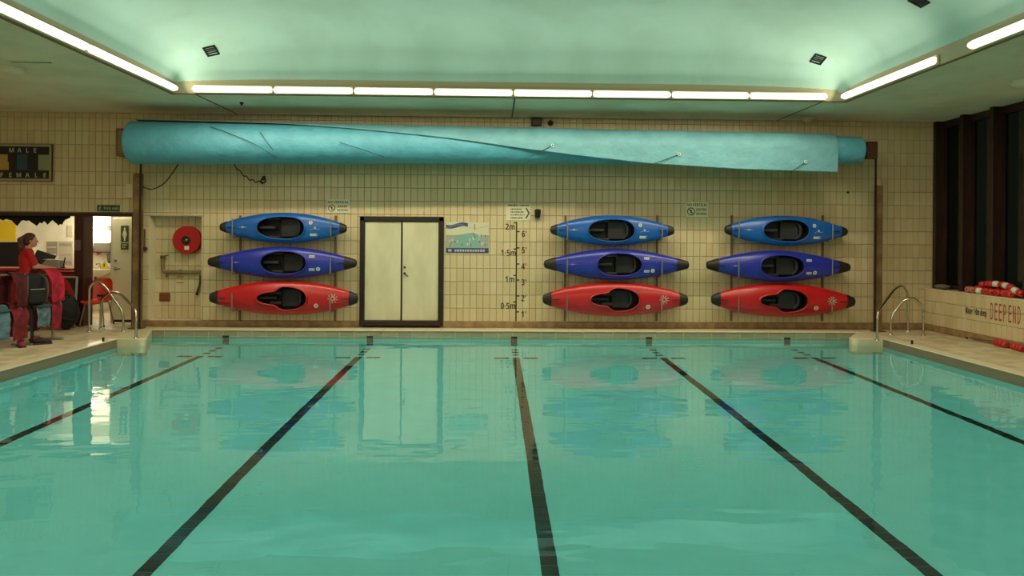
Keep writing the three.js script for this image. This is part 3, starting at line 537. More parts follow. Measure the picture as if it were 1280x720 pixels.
  const c1 = thing('hanging_rope', 'thin dark rope looping from the left post up to the pool cover', 'rope'); const ropeM = std(0x3c3722, 0.9);
  mesh('rope_strand', tube([L(179, 234), L(190, 236.5), L(204, 230), L(215, 217), L(223.5, 204)], 0.011, 40, 7), ropeM, c1); mesh('rope_knot', new THREE.SphereGeometry(0.022, 12, 8).translate(...L(179, 234).toArray()), ropeM, c1);
  const c2 = thing('hanging_rope', 'thin dark rope dropping from the pool cover to the wall ring', 'rope');
  const w = []; for (let i = 0; i <= 18; i++) { const k = i / 18, p = L(290, 203, -13.1).lerp(W(329, 228).add(V(0, 0, 0.06)), k); p.y += 0.02 * Math.sin(k * 30) - 0.10 * Math.sin(k * Math.PI); w.push(p); }
  mesh('rope_strand', tube(w, 0.010, 60, 7), ropeM, c2); mesh('rope_knot', new THREE.SphereGeometry(0.02, 12, 8).translate(...w[18].toArray()), ropeM, c2);
  // posts
  const zp = -13.34;
  const post = (label, pl, pr, top, barPx, barTop, bracket) => {
    const a = onZ(pl, 330, zp).x, b = onZ(pr, 330, zp).x, yt = onZ((pl + pr) / 2, top, zp).y, p = thing('roller_post', label, 'post', [(a + b) / 2, 0, zp]), w2 = (b - a) / 2;
    mesh('timber', boxUV(rbox(-w2, w2, 0.0, yt, -0.05, 0.05, 0.006)), M.brown, p);
    const bx = onZ(barPx, 250, zp).x - (a + b) / 2, ax = (barPx < 600 ? xa - 0.02 : xb + 0.05) - (a + b) / 2, by = onZ(barPx, barTop, zp).y;
    mesh('steel_bar', rbox(bx - 0.014, bx + 0.014, 0.0, by, 0.05, 0.085, 0.004), B.frame, p);
    mesh('foot_plate', rbox(-w2 - 0.04, w2 + 0.04, 0, 0.018, -0.1, 0.12, 0.005), B.olive, p);
    mesh('arm', rbox(ax - 0.03, ax + 0.03, yc(0) - 0.05, yc(0) + 0.03, 0.0, zc - zp + 0.04, 0.006), B.frame, p);
    mesh('bar_head', rbox(bx - 0.014, bx + 0.014, by - 0.05, yc(0), 0.0, 0.085, 0.004), B.frame, p);
    bracket(p, (a + b) / 2);
  };
  post('brown post holding the left end of the pool cover', 167, 177.3, 217, 177.8, 196, (p, cx) => {
    const a = W(154.5, 197), b = W(167, 163); mesh('bracket_box', [rbox(a.x - cx, b.x - cx, a.y, b.y, -0.29, -0.02, 0.012)], M.brown, p); mesh('bracket_recess', rbox(a.x - cx + 0.04, b.x - cx - 0.04, a.y + 0.06, b.y - 0.05, -0.04, -0.012, 0.006), M.skirt, p);
    const c = W(158, 247), d = W(166.5, 230); mesh('patch_plate', rbox(c.x - cx, d.x - cx, c.y, d.y, -0.3, -0.27, 0.006), M.nosing, p);
  });
  post('brown post holding the right end of the pool cover', 1093.5, 1101.5, 232, 1092, 196, (p, cx) => {
    const a = onZ(1081, 198.5, zc), b = onZ(1094, 177.5, zc); mesh('bearing_block', rbox(a.x - cx, b.x - cx, a.y, b.y, zc - zp - 0.1, zc - zp + 0.1, 0.012), std(0x4a2a1c, 0.55), p);
  });
}

// ================================================================ KAYAKS AND THEIR RACKS
{
  const dark = std(0x131314, 0.55), darkIn = std(0x0d0d0f, 0.6), seatM = std(0x1c1d1f, 0.65), metal = std(0x8f8c84, 0.4, { metalness: 0.6 }), rackM = std(0x6e5d40, 0.6), capM = std(0x1b1513, 0.5), label = std(0xd8d4c4, 0.5);
  const shapes = {
    creek: { L: 2.32, B: 0.565, tip: 0.048, p: 2.0, q: 0.92, hd: 0.15, hh: 0.17, cx: -0.03, ca: 0.44, cw: 0.222, key: 0.12, color: 0x0d54a4, cap: 0.055 },
    river: { L: 2.72, B: 0.585, tip: 0.055, p: 1.85, q: 1.0, hd: 0.16, hh: 0.17, cx: 0.04, ca: 0.42, cw: 0.215, key: 0.0, color: 0x1e2a98, cap: 0.085 },
    club: { L: 2.72, B: 0.62, tip: 0.06, p: 2.1, q: 0.88, hd: 0.15, hh: 0.17, cx: -0.02, ca: 0.46, cw: 0.222, key: 0.42, color: 0xb80f14, cap: 0.062 },
  };
  const ev = new Evaluator(); ev.useGroups = false;
  function makeKayak(kind, name, text) {
    const s = shapes[kind], h = s.L / 2;
    const endr = (u) => { const e = 0.975, k = Math.abs(u); return k < e ? 1 : Math.sqrt(Math.max(0.0004, 1 - ((k - e) / (1 - e)) ** 2)); };
    const b = (u) => (s.tip + (s.B / 2 - s.tip) * Math.pow(Math.max(0, 1 - Math.pow(Math.abs(u), s.p)), s.q)) * endr(u);
    const hd = (u) => (0.05 + (s.hd - 0.05) * Math.pow(1 - Math.abs(u) ** 2, 0.8) * (1 + 0.12 * Math.exp(-(((u + 0.42) / 0.25) ** 2)))) * endr(u);
    const hh = (u) => (0.05 + (s.hh - 0.05) * Math.pow(1 - Math.abs(u) ** 2.4, 0.8)) * endr(u);
    const lift = (u) => 0.07 * u ** 4;
    const skin = (u, a, k = 1, off = 0) => { const c = Math.cos(a), si = Math.sin(a), r = (b(u) + off * endr(u)); return [u * h * (1 + off * 0.2), r * Math.sign(c) * Math.pow(Math.abs(c), 0.9) * k, lift(u) + (si >= 0 ? (hd(u) + off) * Math.pow(si, 0.85) : -(hh(u) + off) * Math.pow(-si, 0.7)) * k]; };
    const deckZ = (x, y) => { const u = x / h, c = Math.min(0.999, Math.pow(Math.abs(y) / b(u), 1 / 0.9)), si = Math.sqrt(1 - c * c); return lift(u) + hd(u) * Math.pow(si, 0.85); };
    const us = []; for (let i = 0; i <= 80; i++) { const t = i / 80 * 2 - 1; us.push(Math.sign(t) * (1 - Math.pow(1 - Math.abs(t), 1.25))); }
    const band = (list, off) => { const n = list.length - 1; return grid(n, 44, (u, v) => skin(list[Math.round(u * n)], v * 2 * Math.PI, 1, off)); };
    const hullGeo = outward(band(us, 0));
    // cockpit: an opening cut through the deck down into the hull
    const outline = []; const no = 56;
    for (let i = 0; i < no; i++) { const t = i / no * 2 * Math.PI, cx = Math.cos(t), nar = s.key ? 1 - s.key * THREE.MathUtils.smoothstep(-cx, s.key > 0.3 ? -0.05 : -0.8, s.key > 0.3 ? 0.3 : 1) : 1; outline.push([s.cx + s.ca * Math.sign(cx) * Math.pow(Math.abs(cx), s.key ? 0.85 : 0.95), s.cw * Math.sign(Math.sin(t)) * Math.pow(Math.abs(Math.sin(t)), 0.85) * nar]); }
    const sh = new THREE.Shape(outline.map(([x, y]) => new THREE.Vector2(x, y)));
    const cut = new THREE.ExtrudeGeometry(sh, { depth: 0.6, bevelEnabled: false, curveSegments: 1 }).translate(0, 0, -0.10);
    const A = new Brush(hullGeo, new THREE.MeshStandardMaterial()), C = new Brush(cut.toNonIndexed(), new THREE.MeshStandardMaterial()); cut.clearGroups(); C.geometry.clearGroups();
    A.updateMatrixWorld(); C.updateMatrixWorld();
    const hullM = std(s.color, 0.34, { clearcoat: 0.25, clearcoatRoughness: 0.2 }); A.material = hullM; C.material = darkIn;
    const res = ev.evaluate(A, C, SUBTRACTION);
    const t = thing(name, text, 'kayak');
    // what the cut opened is the dark inside, the rest the hull's skin
    const rg = res.geometry.index ? res.geometry.toNonIndexed() : res.geometry, rp = rg.attributes.position, rn = rg.attributes.normal, inner = [[], []], outer = [[], []];
    const inOutline = (x, y) => { let c = false; for (let i = 0, j = outline.length - 1; i < outline.length; j = i++) { const [xi, yi] = outline[i], [xj, yj] = outline[j]; if (yi > y !== yj > y && x < (xj - xi) * (y - yi) / (yj - yi) + xi) c = !c; } return c; };
    for (let i = 0; i < rp.count; i += 3) {
      const mx = (rp.getX(i) + rp.getX(i + 1) + rp.getX(i + 2)) / 3, my = (rp.getY(i) + rp.getY(i + 1) + rp.getY(i + 2)) / 3, mz = (rp.getZ(i) + rp.getZ(i + 1) + rp.getZ(i + 2)) / 3;
      const to = inOutline(s.cx + (mx - s.cx) * 0.985, my * 0.985) && mz > -0.101 && mz < deckZ(mx, my) - 0.001 ? inner : outer;
      for (let k = i; k < i + 3; k++) { to[0].push(rp.getX(k), rp.getY(k), rp.getZ(k)); to[1].push(rn.getX(k), rn.getY(k), rn.getZ(k)); }
    }
    const asGeo = ([p, n]) => { const g = new THREE.BufferGeometry(); g.setAttribute('position', new THREE.Float32BufferAttribute(p, 3)); g.setAttribute('normal', new THREE.Float32BufferAttribute(n, 3)); return g; };
    const hull = mesh('hull', asGeo(outer), hullM, t);
    mesh('cockpit_inside', asGeo(inner), darkIn, hull);
    const rimPts = outline.map(([x, y]) => V(x, y, deckZ(x, y) + 0.006));
    const rimUp = mesh('cockpit_rim', [tube(rimPts, 0.014, 112, 8, 0.5, true), tube(rimPts.map((p) => V(s.cx + (p.x - s.cx) * 0.985, p.y * 0.98, p.z + 0.014)), 0.010, 112, 8, 0.5, true)], hullM, t);
    // end caps
    for (const e of [-1, 1]) { const l = []; for (let i = 0; i <= 10; i++) l.push(e * (1 - s.cap * 2 * (1 - Math.pow(i / 10, 0.6)))); if (e < 0) l.reverse(); mesh('end_cap', outward(band(l, 0.006)), capM, t); }
    // seat, back band, thigh braces, foot block inside the cockpit
    const seat = new RoundedBoxGeometry(0.34, 0.34, 0.07, 6, 0.03); { const p = seat.attributes.position; for (let i = 0; i < p.count; i++) { const x = p.getX(i), y = p.getY(i), z = p.getZ(i); p.setXYZ(i, s.cx + 0.12 + x, y, z - 0.068 + (z > 0 ? 0.9 * y * y + 1.3 * Math.max(0, x) ** 2 : 0)); } seat.computeVertexNormals(); }
    mesh('seat', seat, seatM, t);
    mesh('back_band', tube([V(s.cx + 0.24, -0.155, 0.02), V(s.cx + 0.30, -0.09, 0.045), V(s.cx + 0.315, 0, 0.05), V(s.cx + 0.30, 0.09, 0.045), V(s.cx + 0.24, 0.155, 0.02)], 0.03, 24, 10), seatM, t);
    for (const e of [-1, 1]) { const k = s.key > 0.3 ? 0.62 : 1, yy = e * (s.cw * k - 0.045); mesh('thigh_brace', rbox(s.cx - 0.24, s.cx - 0.03, yy - 0.03, yy + 0.03, 0.04, 0.075, 0.014), dark, t); }
    mesh('centre_pillar', rbox(s.cx - s.ca + 0.02, s.cx - 0.12, -0.03, 0.03, -0.1, 0.07, 0.02), seatM, t);
    // grab loops
    for (const e of [-1, 1]) { const x = e * (h - s.cap * s.L * 0.5 - 0.16), z = deckZ(x, 0); mesh('grab_loop', tube([V(x - 0.06, 0, z - 0.004), V(x - 0.03, 0, z + 0.022), V(x + 0.03, 0, z + 0.022), V(x + 0.06, 0, z - 0.004)], 0.009, 16, 8), dark, t); }
    const patch = (x0, x1, y0, y1, off = 0.003, n = 10) => grid(n, n, (u, v) => { const x = x0 + u * (x1 - x0), y = y0 + v * (y1 - y0); return [x, y, deckZ(x, y) + off]; });
    const disc = (cx, cy, r) => { const g = new THREE.CircleGeometry(r, 24), p = g.attributes.position; for (let i = 0; i < p.count; i++) { const x = p.getX(i) + cx, y = p.getY(i) + cy; p.setXYZ(i, x, y, deckZ(x, y) + 0.003); } g.computeVertexNormals(); return g; };
    const ink = (draw, color) => { const tex = canvasTex(128, 128, (g) => { g.clearRect(0, 0, 128, 128); draw(g); }); return std(0xffffff, 0.45, { map: tex, transparent: true, alphaTest: 0.5 }); };
    const ring = canvasTex(64, 64, (g) => { g.fillStyle = '#d2cdbb'; g.fillRect(0, 0, 64, 64); g.strokeStyle = '#6f6c62'; g.lineWidth = 7; g.beginPath(); g.arc(32, 32, 15, 0, 7); g.stroke(); g.fillStyle = '#8a4038'; g.fillRect(28, 22, 8, 20); });
    const discM = std(0xffffff, 0.5, { map: ring });
    return { t, s, h, deckZ, patch, disc, ink, discM, label, hullM };
  }
  const k1 = makeKayak('creek', 'kayak', 'light blue short kayak at the top of the left rack');
  mesh('round_sticker', k1.disc(0.51, 0.10, 0.034), k1.discM, k1.t);
  mesh('white_label', k1.patch(0.50, 0.63, -0.145, -0.10), std(0xffffff, 0.5, { map: canvasTex(128, 48, (g, w, h) => { g.fillStyle = '#d8d4c6'; g.fillRect(0, 0, w, h); g.fillStyle = '#54524a'; for (let i = 0; i < 6; i++) g.fillRect(14 + i * 11, 16, 7, 12); g.fillStyle = '#2d4b7a'; g.fillRect(100, 8, 20, 32); }) }), k1.t);
  mesh('deck_emblem', k1.patch(0.50, 0.68, -0.07, 0.06, 0.003, 12), k1.ink((g) => { g.strokeStyle = '#b9bdb2'; g.lineWidth = 5; g.beginPath(); g.moveTo(4, 96); g.quadraticCurveTo(40, 60, 72, 76); g.quadraticCurveTo(100, 88, 124, 70); g.stroke(); g.fillStyle = '#b9bdb2'; g.beginPath(); g.moveTo(52, 70); g.lineTo(62, 20); g.lineTo(84, 66); g.fill(); }), k1.t);
  mesh('bow_emblem', k1.patch(-0.82, -0.62, -0.04, 0.05, 0.003, 12), k1.ink((g) => { g.fillStyle = '#9fb0b8'; g.beginPath(); g.moveTo(2, 66); g.lineTo(52, 56); g.lineTo(66, 30); g.lineTo(74, 56); g.lineTo(126, 64); g.lineTo(72, 74); g.lineTo(60, 96); g.lineTo(52, 74); g.fill(); }), k1.t);
  const k2 = makeKayak('river', 'kayak', 'indigo pointed kayak in the middle of the left rack');
  mesh('round_sticker', k2.disc(0.665, -0.11, 0.036), k2.discM, k2.t);
  for (const e of [-1, 1]) mesh('white_stripe', k2.patch(0.50, 0.60, e * 0.12 - 0.022, e * 0.12 + 0.022), std(0xffffff, 0.5, { map: canvasTex(64, 32, (g, w, h) => { g.fillStyle = '#c9c8c2'; g.fillRect(0, 0, w, h); g.fillStyle = '#4a4e86'; for (let i = 0; i < 5; i++) g.fillRect(6 + i * 12, 8, 5, 16); }) }), k2.t);
  mesh('bow_emblem', k2.patch(-0.92, -0.74, -0.04, 0.04, 0.003, 12), k2.ink((g) => { g.fillStyle = '#8f98c0'; g.beginPath(); g.moveTo(2, 64); g.lineTo(56, 54); g.lineTo(68, 34); g.lineTo(76, 56); g.lineTo(126, 64); g.lineTo(74, 72); g.lineTo(64, 92); g.lineTo(54, 72); g.fill(); }), k2.t);
  const k3 = makeKayak('club', 'kayak', 'red long kayak at the bottom of the left rack');
  mesh('round_sticker', k3.disc(0.60, -0.13, 0.040), k3.discM, k3.t);
  mesh('deck_emblem', k3.patch(0.80, 1.00, -0.09, 0.10, 0.003, 12), k3.ink((g) => { g.strokeStyle = '#c9a79a'; g.lineWidth = 9; for (let i = 0; i < 9; i++) { const a = i * 0.7; g.beginPath(); g.moveTo(64 + 18 * Math.cos(a), 64 + 18 * Math.sin(a)); g.quadraticCurveTo(64 + 40 * Math.cos(a + 0.5), 64 + 40 * Math.sin(a + 0.5), 64 + 58 * Math.cos(a + 0.2), 64 + 58 * Math.sin(a + 0.2)); g.stroke(); } g.beginPath(); g.arc(64, 64, 20, 0, 7); g.stroke(); }), k3.t);
  // where each hangs
  const zk = -13.42, at = (px, py) => onZ(px, py, zk + 0.05);
  const spots = [
    [k1, [[354.8, 284.8, 'light blue short kayak at the top of the left rack, left of the double door'], [765.2, 288, 'light blue short kayak at the top of the middle rack'], [982, 288.4, 'light blue short kayak at the top of the right rack']]],
    [k2, [[353.6, 328.2, 'indigo pointed kayak in the middle of the left rack, left of the double door'], [770.5, 330.6, 'indigo pointed kayak in the middle of the middle rack'], [972.5, 332.8, 'indigo pointed kayak in the middle of the right rack']]],
    [k3, [[355.5, 372.6, 'red long kayak at the bottom of the left rack, left of the double door'], [769, 374.2, 'red long kayak at the bottom of the middle rack'], [978.5, 375.6, 'red long kayak at the bottom of the right rack']]],
  ];
  const places = [];
  for (const [k, list] of spots) list.forEach(([px, py, text], i) => {
    const p = at(px, py), pos = [p.x, p.y, zk], o = i ? dup(k.t, pos, 0, text, 'kayaks on the wall racks') : k.t;
    if (!i) { o.position.set(...pos); o.userData.label = text; o.userData.group = 'kayaks on the wall racks'; }
    o.rotation.z = [0.0, 0.004, -0.006][i] - 0.0036; places.push([i, p.x, p.y, k.s]);
  });
  // racks: two uprights a column, each with three arms turned up at their ends
  const cols = [[[300.5, 'left'], [419.5, 'left']], [[706.2, 'middle'], [821, 'middle']], [[914, 'right'], [1027.5, 'right']]];
  cols.forEach((c, i) => c.forEach(([px, which], j) => {
    const x = W(px, 330).x, yb = W(px, 401).y, yt = W(px, 268).y, t = thing('kayak_rack', `${j ? 'right' : 'left'} steel upright with three arms under the ${which} kayaks`, 'rack', [x, 0, ZW], 0, 'kayak rack uprights');
    mesh('upright', rbox(-0.018, 0.018, yb, yt - 0.02, 0.0, 0.04, 0.005), rackM, t);
    for (const [ci, kx, ky, s] of places) if (ci === i) {
      const u = (x - kx) / (s.L / 2), bb = s.tip + (s.B / 2 - s.tip) * Math.pow(1 - Math.pow(Math.abs(u), s.p), s.q), y = ky - bb - 0.016;
      const dx = (px > kx ? 0 : 0) - 0.0; mesh('arm', pipe([V(0, y + 0.05, 0.04), V(0, y, 0.10), V(0, y, 0.43), V(0, y + 0.33, 0.435)], 0.012, 0.05, 8), metal, t);
    }
  }));
}
// ================================================================ RIGHT SIDE: lettering, lane rope, ladder
{
  const t = thing('wall_lettering', 'tall red lettering on the low tiled wall under the dark windows', 'lettering');
  const put = (g, px, py, mat, name, par) => { const p = onX(px, py, XR); g.rotateY(-Math.PI / 2); g.translate(XR - 0.004, p.y, p.z); mesh(name, g, mat, par); };
  const z0 = onX(1238, 390, XR).z, z1 = onX(1276.5, 395, XR).z, yT = onX(1240, 378.5, XR).y, yB = onX(1240, 399.5, XR).y, hgt = yT - yB;
  const redPaint = std(0x9c4430, 0.7), thin = await new FontLoader().loadAsync('fonts/droid/droid_sans_regular.typeface.json');
  const words = 'DEEPEND', n = 7, step = (z1 - z0) / n;
  [...words].forEach((c, i) => { const g = new TextGeometry(c, { font: thin, size: 0.3, depth: 0.003, curveSegments: 5, bevelEnabled: false }); g.computeBoundingBox(); const bb = g.boundingBox; g.translate(-bb.min.x, 0, 0); g.scale((step * 0.62) / (bb.max.x - bb.min.x), hgt / (bb.max.y), 1); g.rotateY(-Math.PI / 2); g.translate(XR - 0.0045, yB, z0 + i * step + step * 0.1 + (i > 3 ? 0.02 : 0)); mesh('letter', g, redPaint, t); });
  const t2 = thing('depth_lettering', 'small dark painted lettering left of the tall red letters', 'lettering');
  const a = onX(1207, 388, XR), b = onX(1233.5, 392, XR), g = text('Water 1·0m deep', 0.11, 0.003, 1), bb = g.boundingBox; g.scale((b.z - a.z) / bb.max.x, 1.0, 1); g.rotateY(-Math.PI / 2); g.translate(XR - 0.0045, a.y - 0.05, a.z); mesh('words', g, B.inkDark, t2);
}
const floatRed = std(0xc22a1e, 0.4), floatWhite = std(0xd9cfbd, 0.45), floatPink = std(0xb86a5e, 0.45), cord = std(0x5a4a38, 0.9);
const floatGeo = new THREE.LatheGeometry([[0.012, -0.045], [0.035, -0.05], [0.055, -0.035], [0.05, -0.012], [0.058, 0], [0.05, 0.012], [0.055, 0.035], [0.035, 0.05], [0.012, 0.045]].map(([r, y]) => new THREE.Vector2(r, y)), 16);
function laneRope(label, pts, colors, gap = 0.11) {
  const t = thing('lane_rope', label, 'lane rope'), curve = new THREE.CatmullRomCurve3(pts), len = curve.getLength(), n = Math.floor(len / gap);
  mesh('cord', new THREE.TubeGeometry(curve, Math.max(60, n * 3), 0.009, 7), cord, t);
  for (let i = 0; i <= n; i++) { const k = colors(i / n, i); if (!k) continue; const p = curve.getPointAt(Math.min(1, i / n)), d = curve.getTangentAt(Math.min(1, i / n)); const m = mesh('float', floatGeo, k, t); m.position.copy(p); m.quaternion.setFromUnitVectors(V(0, 1, 0), d); }
  return t;
}
{
  // heaped on the ledge
  const y = 0.80, P = (px, x, up) => { const z = onX(px, 355, x).z; return V(x, y + 0.056 + up, z); };
  const row = []; for (let i = 0; i <= 22; i++) { const k = i / 22; row.push(P(1211 + 58 * k, 8.10 + 0.05 * Math.sin(i * 2.1), 0.0)); }
  laneRope('lane rope of red floats heaped along the front of the window ledge', row, (u, i) => (u < 0.22 ? floatPink : i === 5 ? floatWhite : floatRed), 0.105);
  const row2 = []; for (let i = 0; i <= 18; i++) { const k = i / 18; row2.push(V(8.21 + 0.015 * Math.sin(i * 1.7), y + 0.058 + 0.015, P(1222 + 50 * k, 8.2, 0).z)); }
  laneRope('lane rope of red floats lying close against the window mullions', row2, () => floatRed, 0.105);
  const row3 = []; for (let i = 0; i <= 12; i++) { const k = i / 12; row3.push(P(1228 + 36 * k, 8.15 + 0.02 * Math.sin(i), 0.105 + 0.03 * Math.sin(k * 3.1))); }
  laneRope('short lane rope on top of the heap with two white floats', row3, (u, i) => (i === 3 || i === 5 ? floatWhite : floatRed), 0.105);
  const row4 = [P(1262, 8.08, 0.02), P(1266, 8.09, 0.07), P(1270, 8.10, 0.06), P(1276, 8.10, 0.03)];
  laneRope('end of a lane rope with white floats near the window pier', row4, (u, i) => (u > 0.3 && u < 0.7 ? floatWhite : floatRed), 0.11);
  const D = (px, py) => onY(px, py, 0.055);
  laneRope('lane rope of red floats lying on the deck below the red letters', [D(1212, 421.5), D(1224, 424), D(1232, 425.5), D(1240, 426.5), D(1250, 429), D(1260, 431.5), D(1270, 433.5), D(1280, 436.5), D(1300, 442), D(1330, 450)], (u, i) => (u < 0.16 ? null : [4, 5, 9, 13].includes(i) ? null : floatRed), 0.105);
  tag(mesh('rope_hook', [new THREE.TorusGeometry(0.035, 0.012, 8, 20).rotateX(Math.PI / 2).translate(...onY(1212, 422, 0.02).toArray()), rbox(...(() => { const p = onY(1211, 422.2, 0.02); return [p.x - 0.05, p.x + 0.02, 0, 0.03, p.z - 0.02, p.z + 0.02]; })(), 0.008)], M.black), 'small dark hook at the end of the lane rope on the right deck', 'hook');
  // grey object in the ledge's far corner
  const q = onX(1172, 358, 8.15), g = thing('rolled_cloth', 'small crumpled grey cloth at the far end of the window ledge', 'cloth', [8.15, y, ZW + 0.3]);
  mesh('cloth_body', outward(grid(20, 14, (u, v) => { const a = u * 2 * Math.PI, b = v * Math.PI, r = 0.09 * (1 + 0.3 * noise(Math.cos(a) * 2, Math.sin(a) * 2, v * 3)); return [r * 1.2 * Math.sin(b) * Math.cos(a), 0.045 + 0.05 * Math.cos(b) + 0.0, r * 2.0 * Math.sin(b) * Math.sin(a)]; })), std(0x6d6048, 0.9), g);
  mesh('cloth_corner', grid(8, 8, (u, v) => [-0.12 + 0.12 * u, 0.012 + 0.03 * u * v + 0.006 * Math.sin(9 * v), 0.05 + 0.14 * v]), std(0x6d6048, 0.9, { side: THREE.DoubleSide }), g);
}
// pool ladders: two bent rails each
{
  const rail = (par, foot, knee, crest, top2, bend, back) => {
    const f = onY(...foot, 0), b = onY(...back, 0), n = V(b.z - f.z, 0, f.x - b.x).normalize();
    const on = ([px, py]) => { const d = sight(px, py), k = f.clone().sub(camera.position).dot(n) / d.dot(n); return camera.position.clone().addScaledVector(d, k); };
    const pk = on(knee), pc = on(crest), pt = on(top2), pb = on(bend); pk.x = f.x; pk.z = f.z; pb.x = b.x; pb.z = b.z;
    mesh('rail', pipe([f.clone().setY(-0.0), pk, pc, pt, pb, b], 0.021, 0.14, 12), M.chrome, par);
    for (const p of [f, b]) mesh('collar', cyl(0.035, 0.04, 0.02, 18).translate(p.x, 0.012, p.z), M.chrome, par);
  };
  const r = thing('pool_ladder', 'bent chrome handrails of the pool ladder at the right far corner', 'ladder');
  rail(r, [1096.5, 425.5], [1097, 390], [1119, 360.5], [1128, 356.5], [1136.5, 366], [1135, 415]);
  rail(r, [1113.5, 418.5], [1114, 396], [1129.5, 375], [1142, 372], [1154.3, 384], [1154, 420]);
  const l = thing('pool_ladder', 'bent chrome handrails of the pool ladder at the left far corner', 'ladder');
  rail(l, [170, 423], [168.5, 387], [150, 366.5], [138, 365], [126.3, 374], [126, 411.5]);
  rail(l, [154, 414.5], [154, 390.5], [131, 357], [121, 351], [112, 358], [111.6, 415]);
}
// soffit and ceiling fittings
{
  const dome = (label, px, py, r) => { const p = onY(px, py, CEIL), t = thing('ceiling_lamp', label, 'lamp', [p.x, CEIL, p.z]); mesh('base_ring', cyl(r * 1.06, r * 1.06, 0.03, 36).translate(0, -0.014, 0), M.white, t); mesh('glass_dome', new THREE.SphereGeometry(r, 32, 12, 0, 6.2832, Math.PI / 2, Math.PI / 2).scale(1, 0.5, 1).translate(0, -0.028, 0), std(0xcfc8ae, 0.35), t); };
  dome('unlit white dome lamp on the left part of the low ceiling', 15, 85, 0.16); dome('unlit white dome lamp on the right part of the low ceiling', 1279, 101, 0.15); dome('small unlit white dome lamp on the ceiling above the right post', 1010, 148, 0.09);
  const slot = (label, px0, px1, py) => { const a = onY(px0, py, CEIL), b = onY(px1, py, CEIL), t = thing('slot_vent', label, 'vent', [(a.x + b.x) / 2, CEIL, a.z]); const w = (b.x - a.x) / 2; mesh('vent_frame', [rbox(-w, w, -0.012, 0, -0.05, -0.03, 0.004), rbox(-w, w, -0.012, 0, 0.03, 0.05, 0.004)], M.soffit, t); mesh('slot', box(-w + 0.01, w - 0.01, -0.006, 0, -0.03, 0.03), M.black, t); };
  slot('thin dark slot vent beside the left dome lamp on the low ceiling', 12, 62, 77); slot('thin dark slot vent in the low ceiling left above the pool cover', 246, 273, 134); slot('thin dark slot vent in the low ceiling right above the pool cover', 1000, 1022, 144.5);
  const sp = onY(302, 128, CEIL); tag(mesh('ceiling_sensor', [cyl(0.035, 0.028, 0.03, 16).translate(sp.x, CEIL - 0.015, sp.z), cyl(0.014, 0.014, 0.05, 10).translate(sp.x, CEIL - 0.03, sp.z)], M.black), 'tiny dark sensor on the low ceiling above the left kayaks', 'sensor');
  const pit = std(0x040404, 0.9);
  const vent = (label, px, py) => {
    const d = sight(px, py); let s = 3; for (; s < 20; s += 0.004) { const p = camera.position.clone().addScaledVector(d, s); if (p.y > coffer(p.x, p.z)) break; }
    const p = camera.position.clone().addScaledVector(d, s), e = 0.02, n = V((coffer(p.x + e, p.z) - coffer(p.x - e, p.z)) / (2 * e), -1, (coffer(p.x, p.z + e) - coffer(p.x, p.z - e)) / (2 * e)).normalize();
    const t = thing('ceiling_nozzle', label, 'vent', p.toArray()); const q = new THREE.Quaternion().setFromRotationMatrix(new THREE.Matrix4().makeBasis(V(0, 0, -1).cross(n).normalize(), n, V(0, 0, -1).cross(n).normalize().cross(n))); t.quaternion.copy(q);
    const w = 0.10; mesh('nozzle_frame', [rbox(-w, w, -0.02, 0.02, -w, -w + 0.03, 0.004), rbox(-w, w, -0.02, 0.02, w - 0.03, w, 0.004), rbox(-w, -w + 0.03, -0.02, 0.02, -w, w, 0.004), rbox(w - 0.03, w, -0.02, 0.02, -w, w, 0.004)], pit, t); mesh('nozzle_slats', [-0.04, 0, 0.04].map((k) => box(-w, w, -0.01, 0.012, k - 0.012, k + 0.012)), pit, t); mesh('nozzle_back', box(-w, w, -0.012, -0.004, -w, w), pit, t);
  };
  vent('black square air nozzle in the left slope of the raised ceiling', 264, 63); vent('black square air nozzle in the right slope of the raised ceiling, nearer the kayaks', 1022.5, 73.5); vent('black square air nozzle at the top edge of the picture in the right slope', 1149, 1);
}
// small stops and bolts along the pool edge
{
  const k = [[129, 427, 'small dark peg on the left pool edge'], [1140, 430.5, 'small dark peg on the right pool edge']];
  for (const [px, py, text] of k) { const p = onY(px, py, 0.0); tag(mesh('edge_peg', [cyl(0.014, 0.02, 0.06, 12).translate(p.x, 0.03, p.z), cyl(0.022, 0.022, 0.015, 12).translate(p.x, 0.06, p.z)], M.black), text, 'peg'); }
}

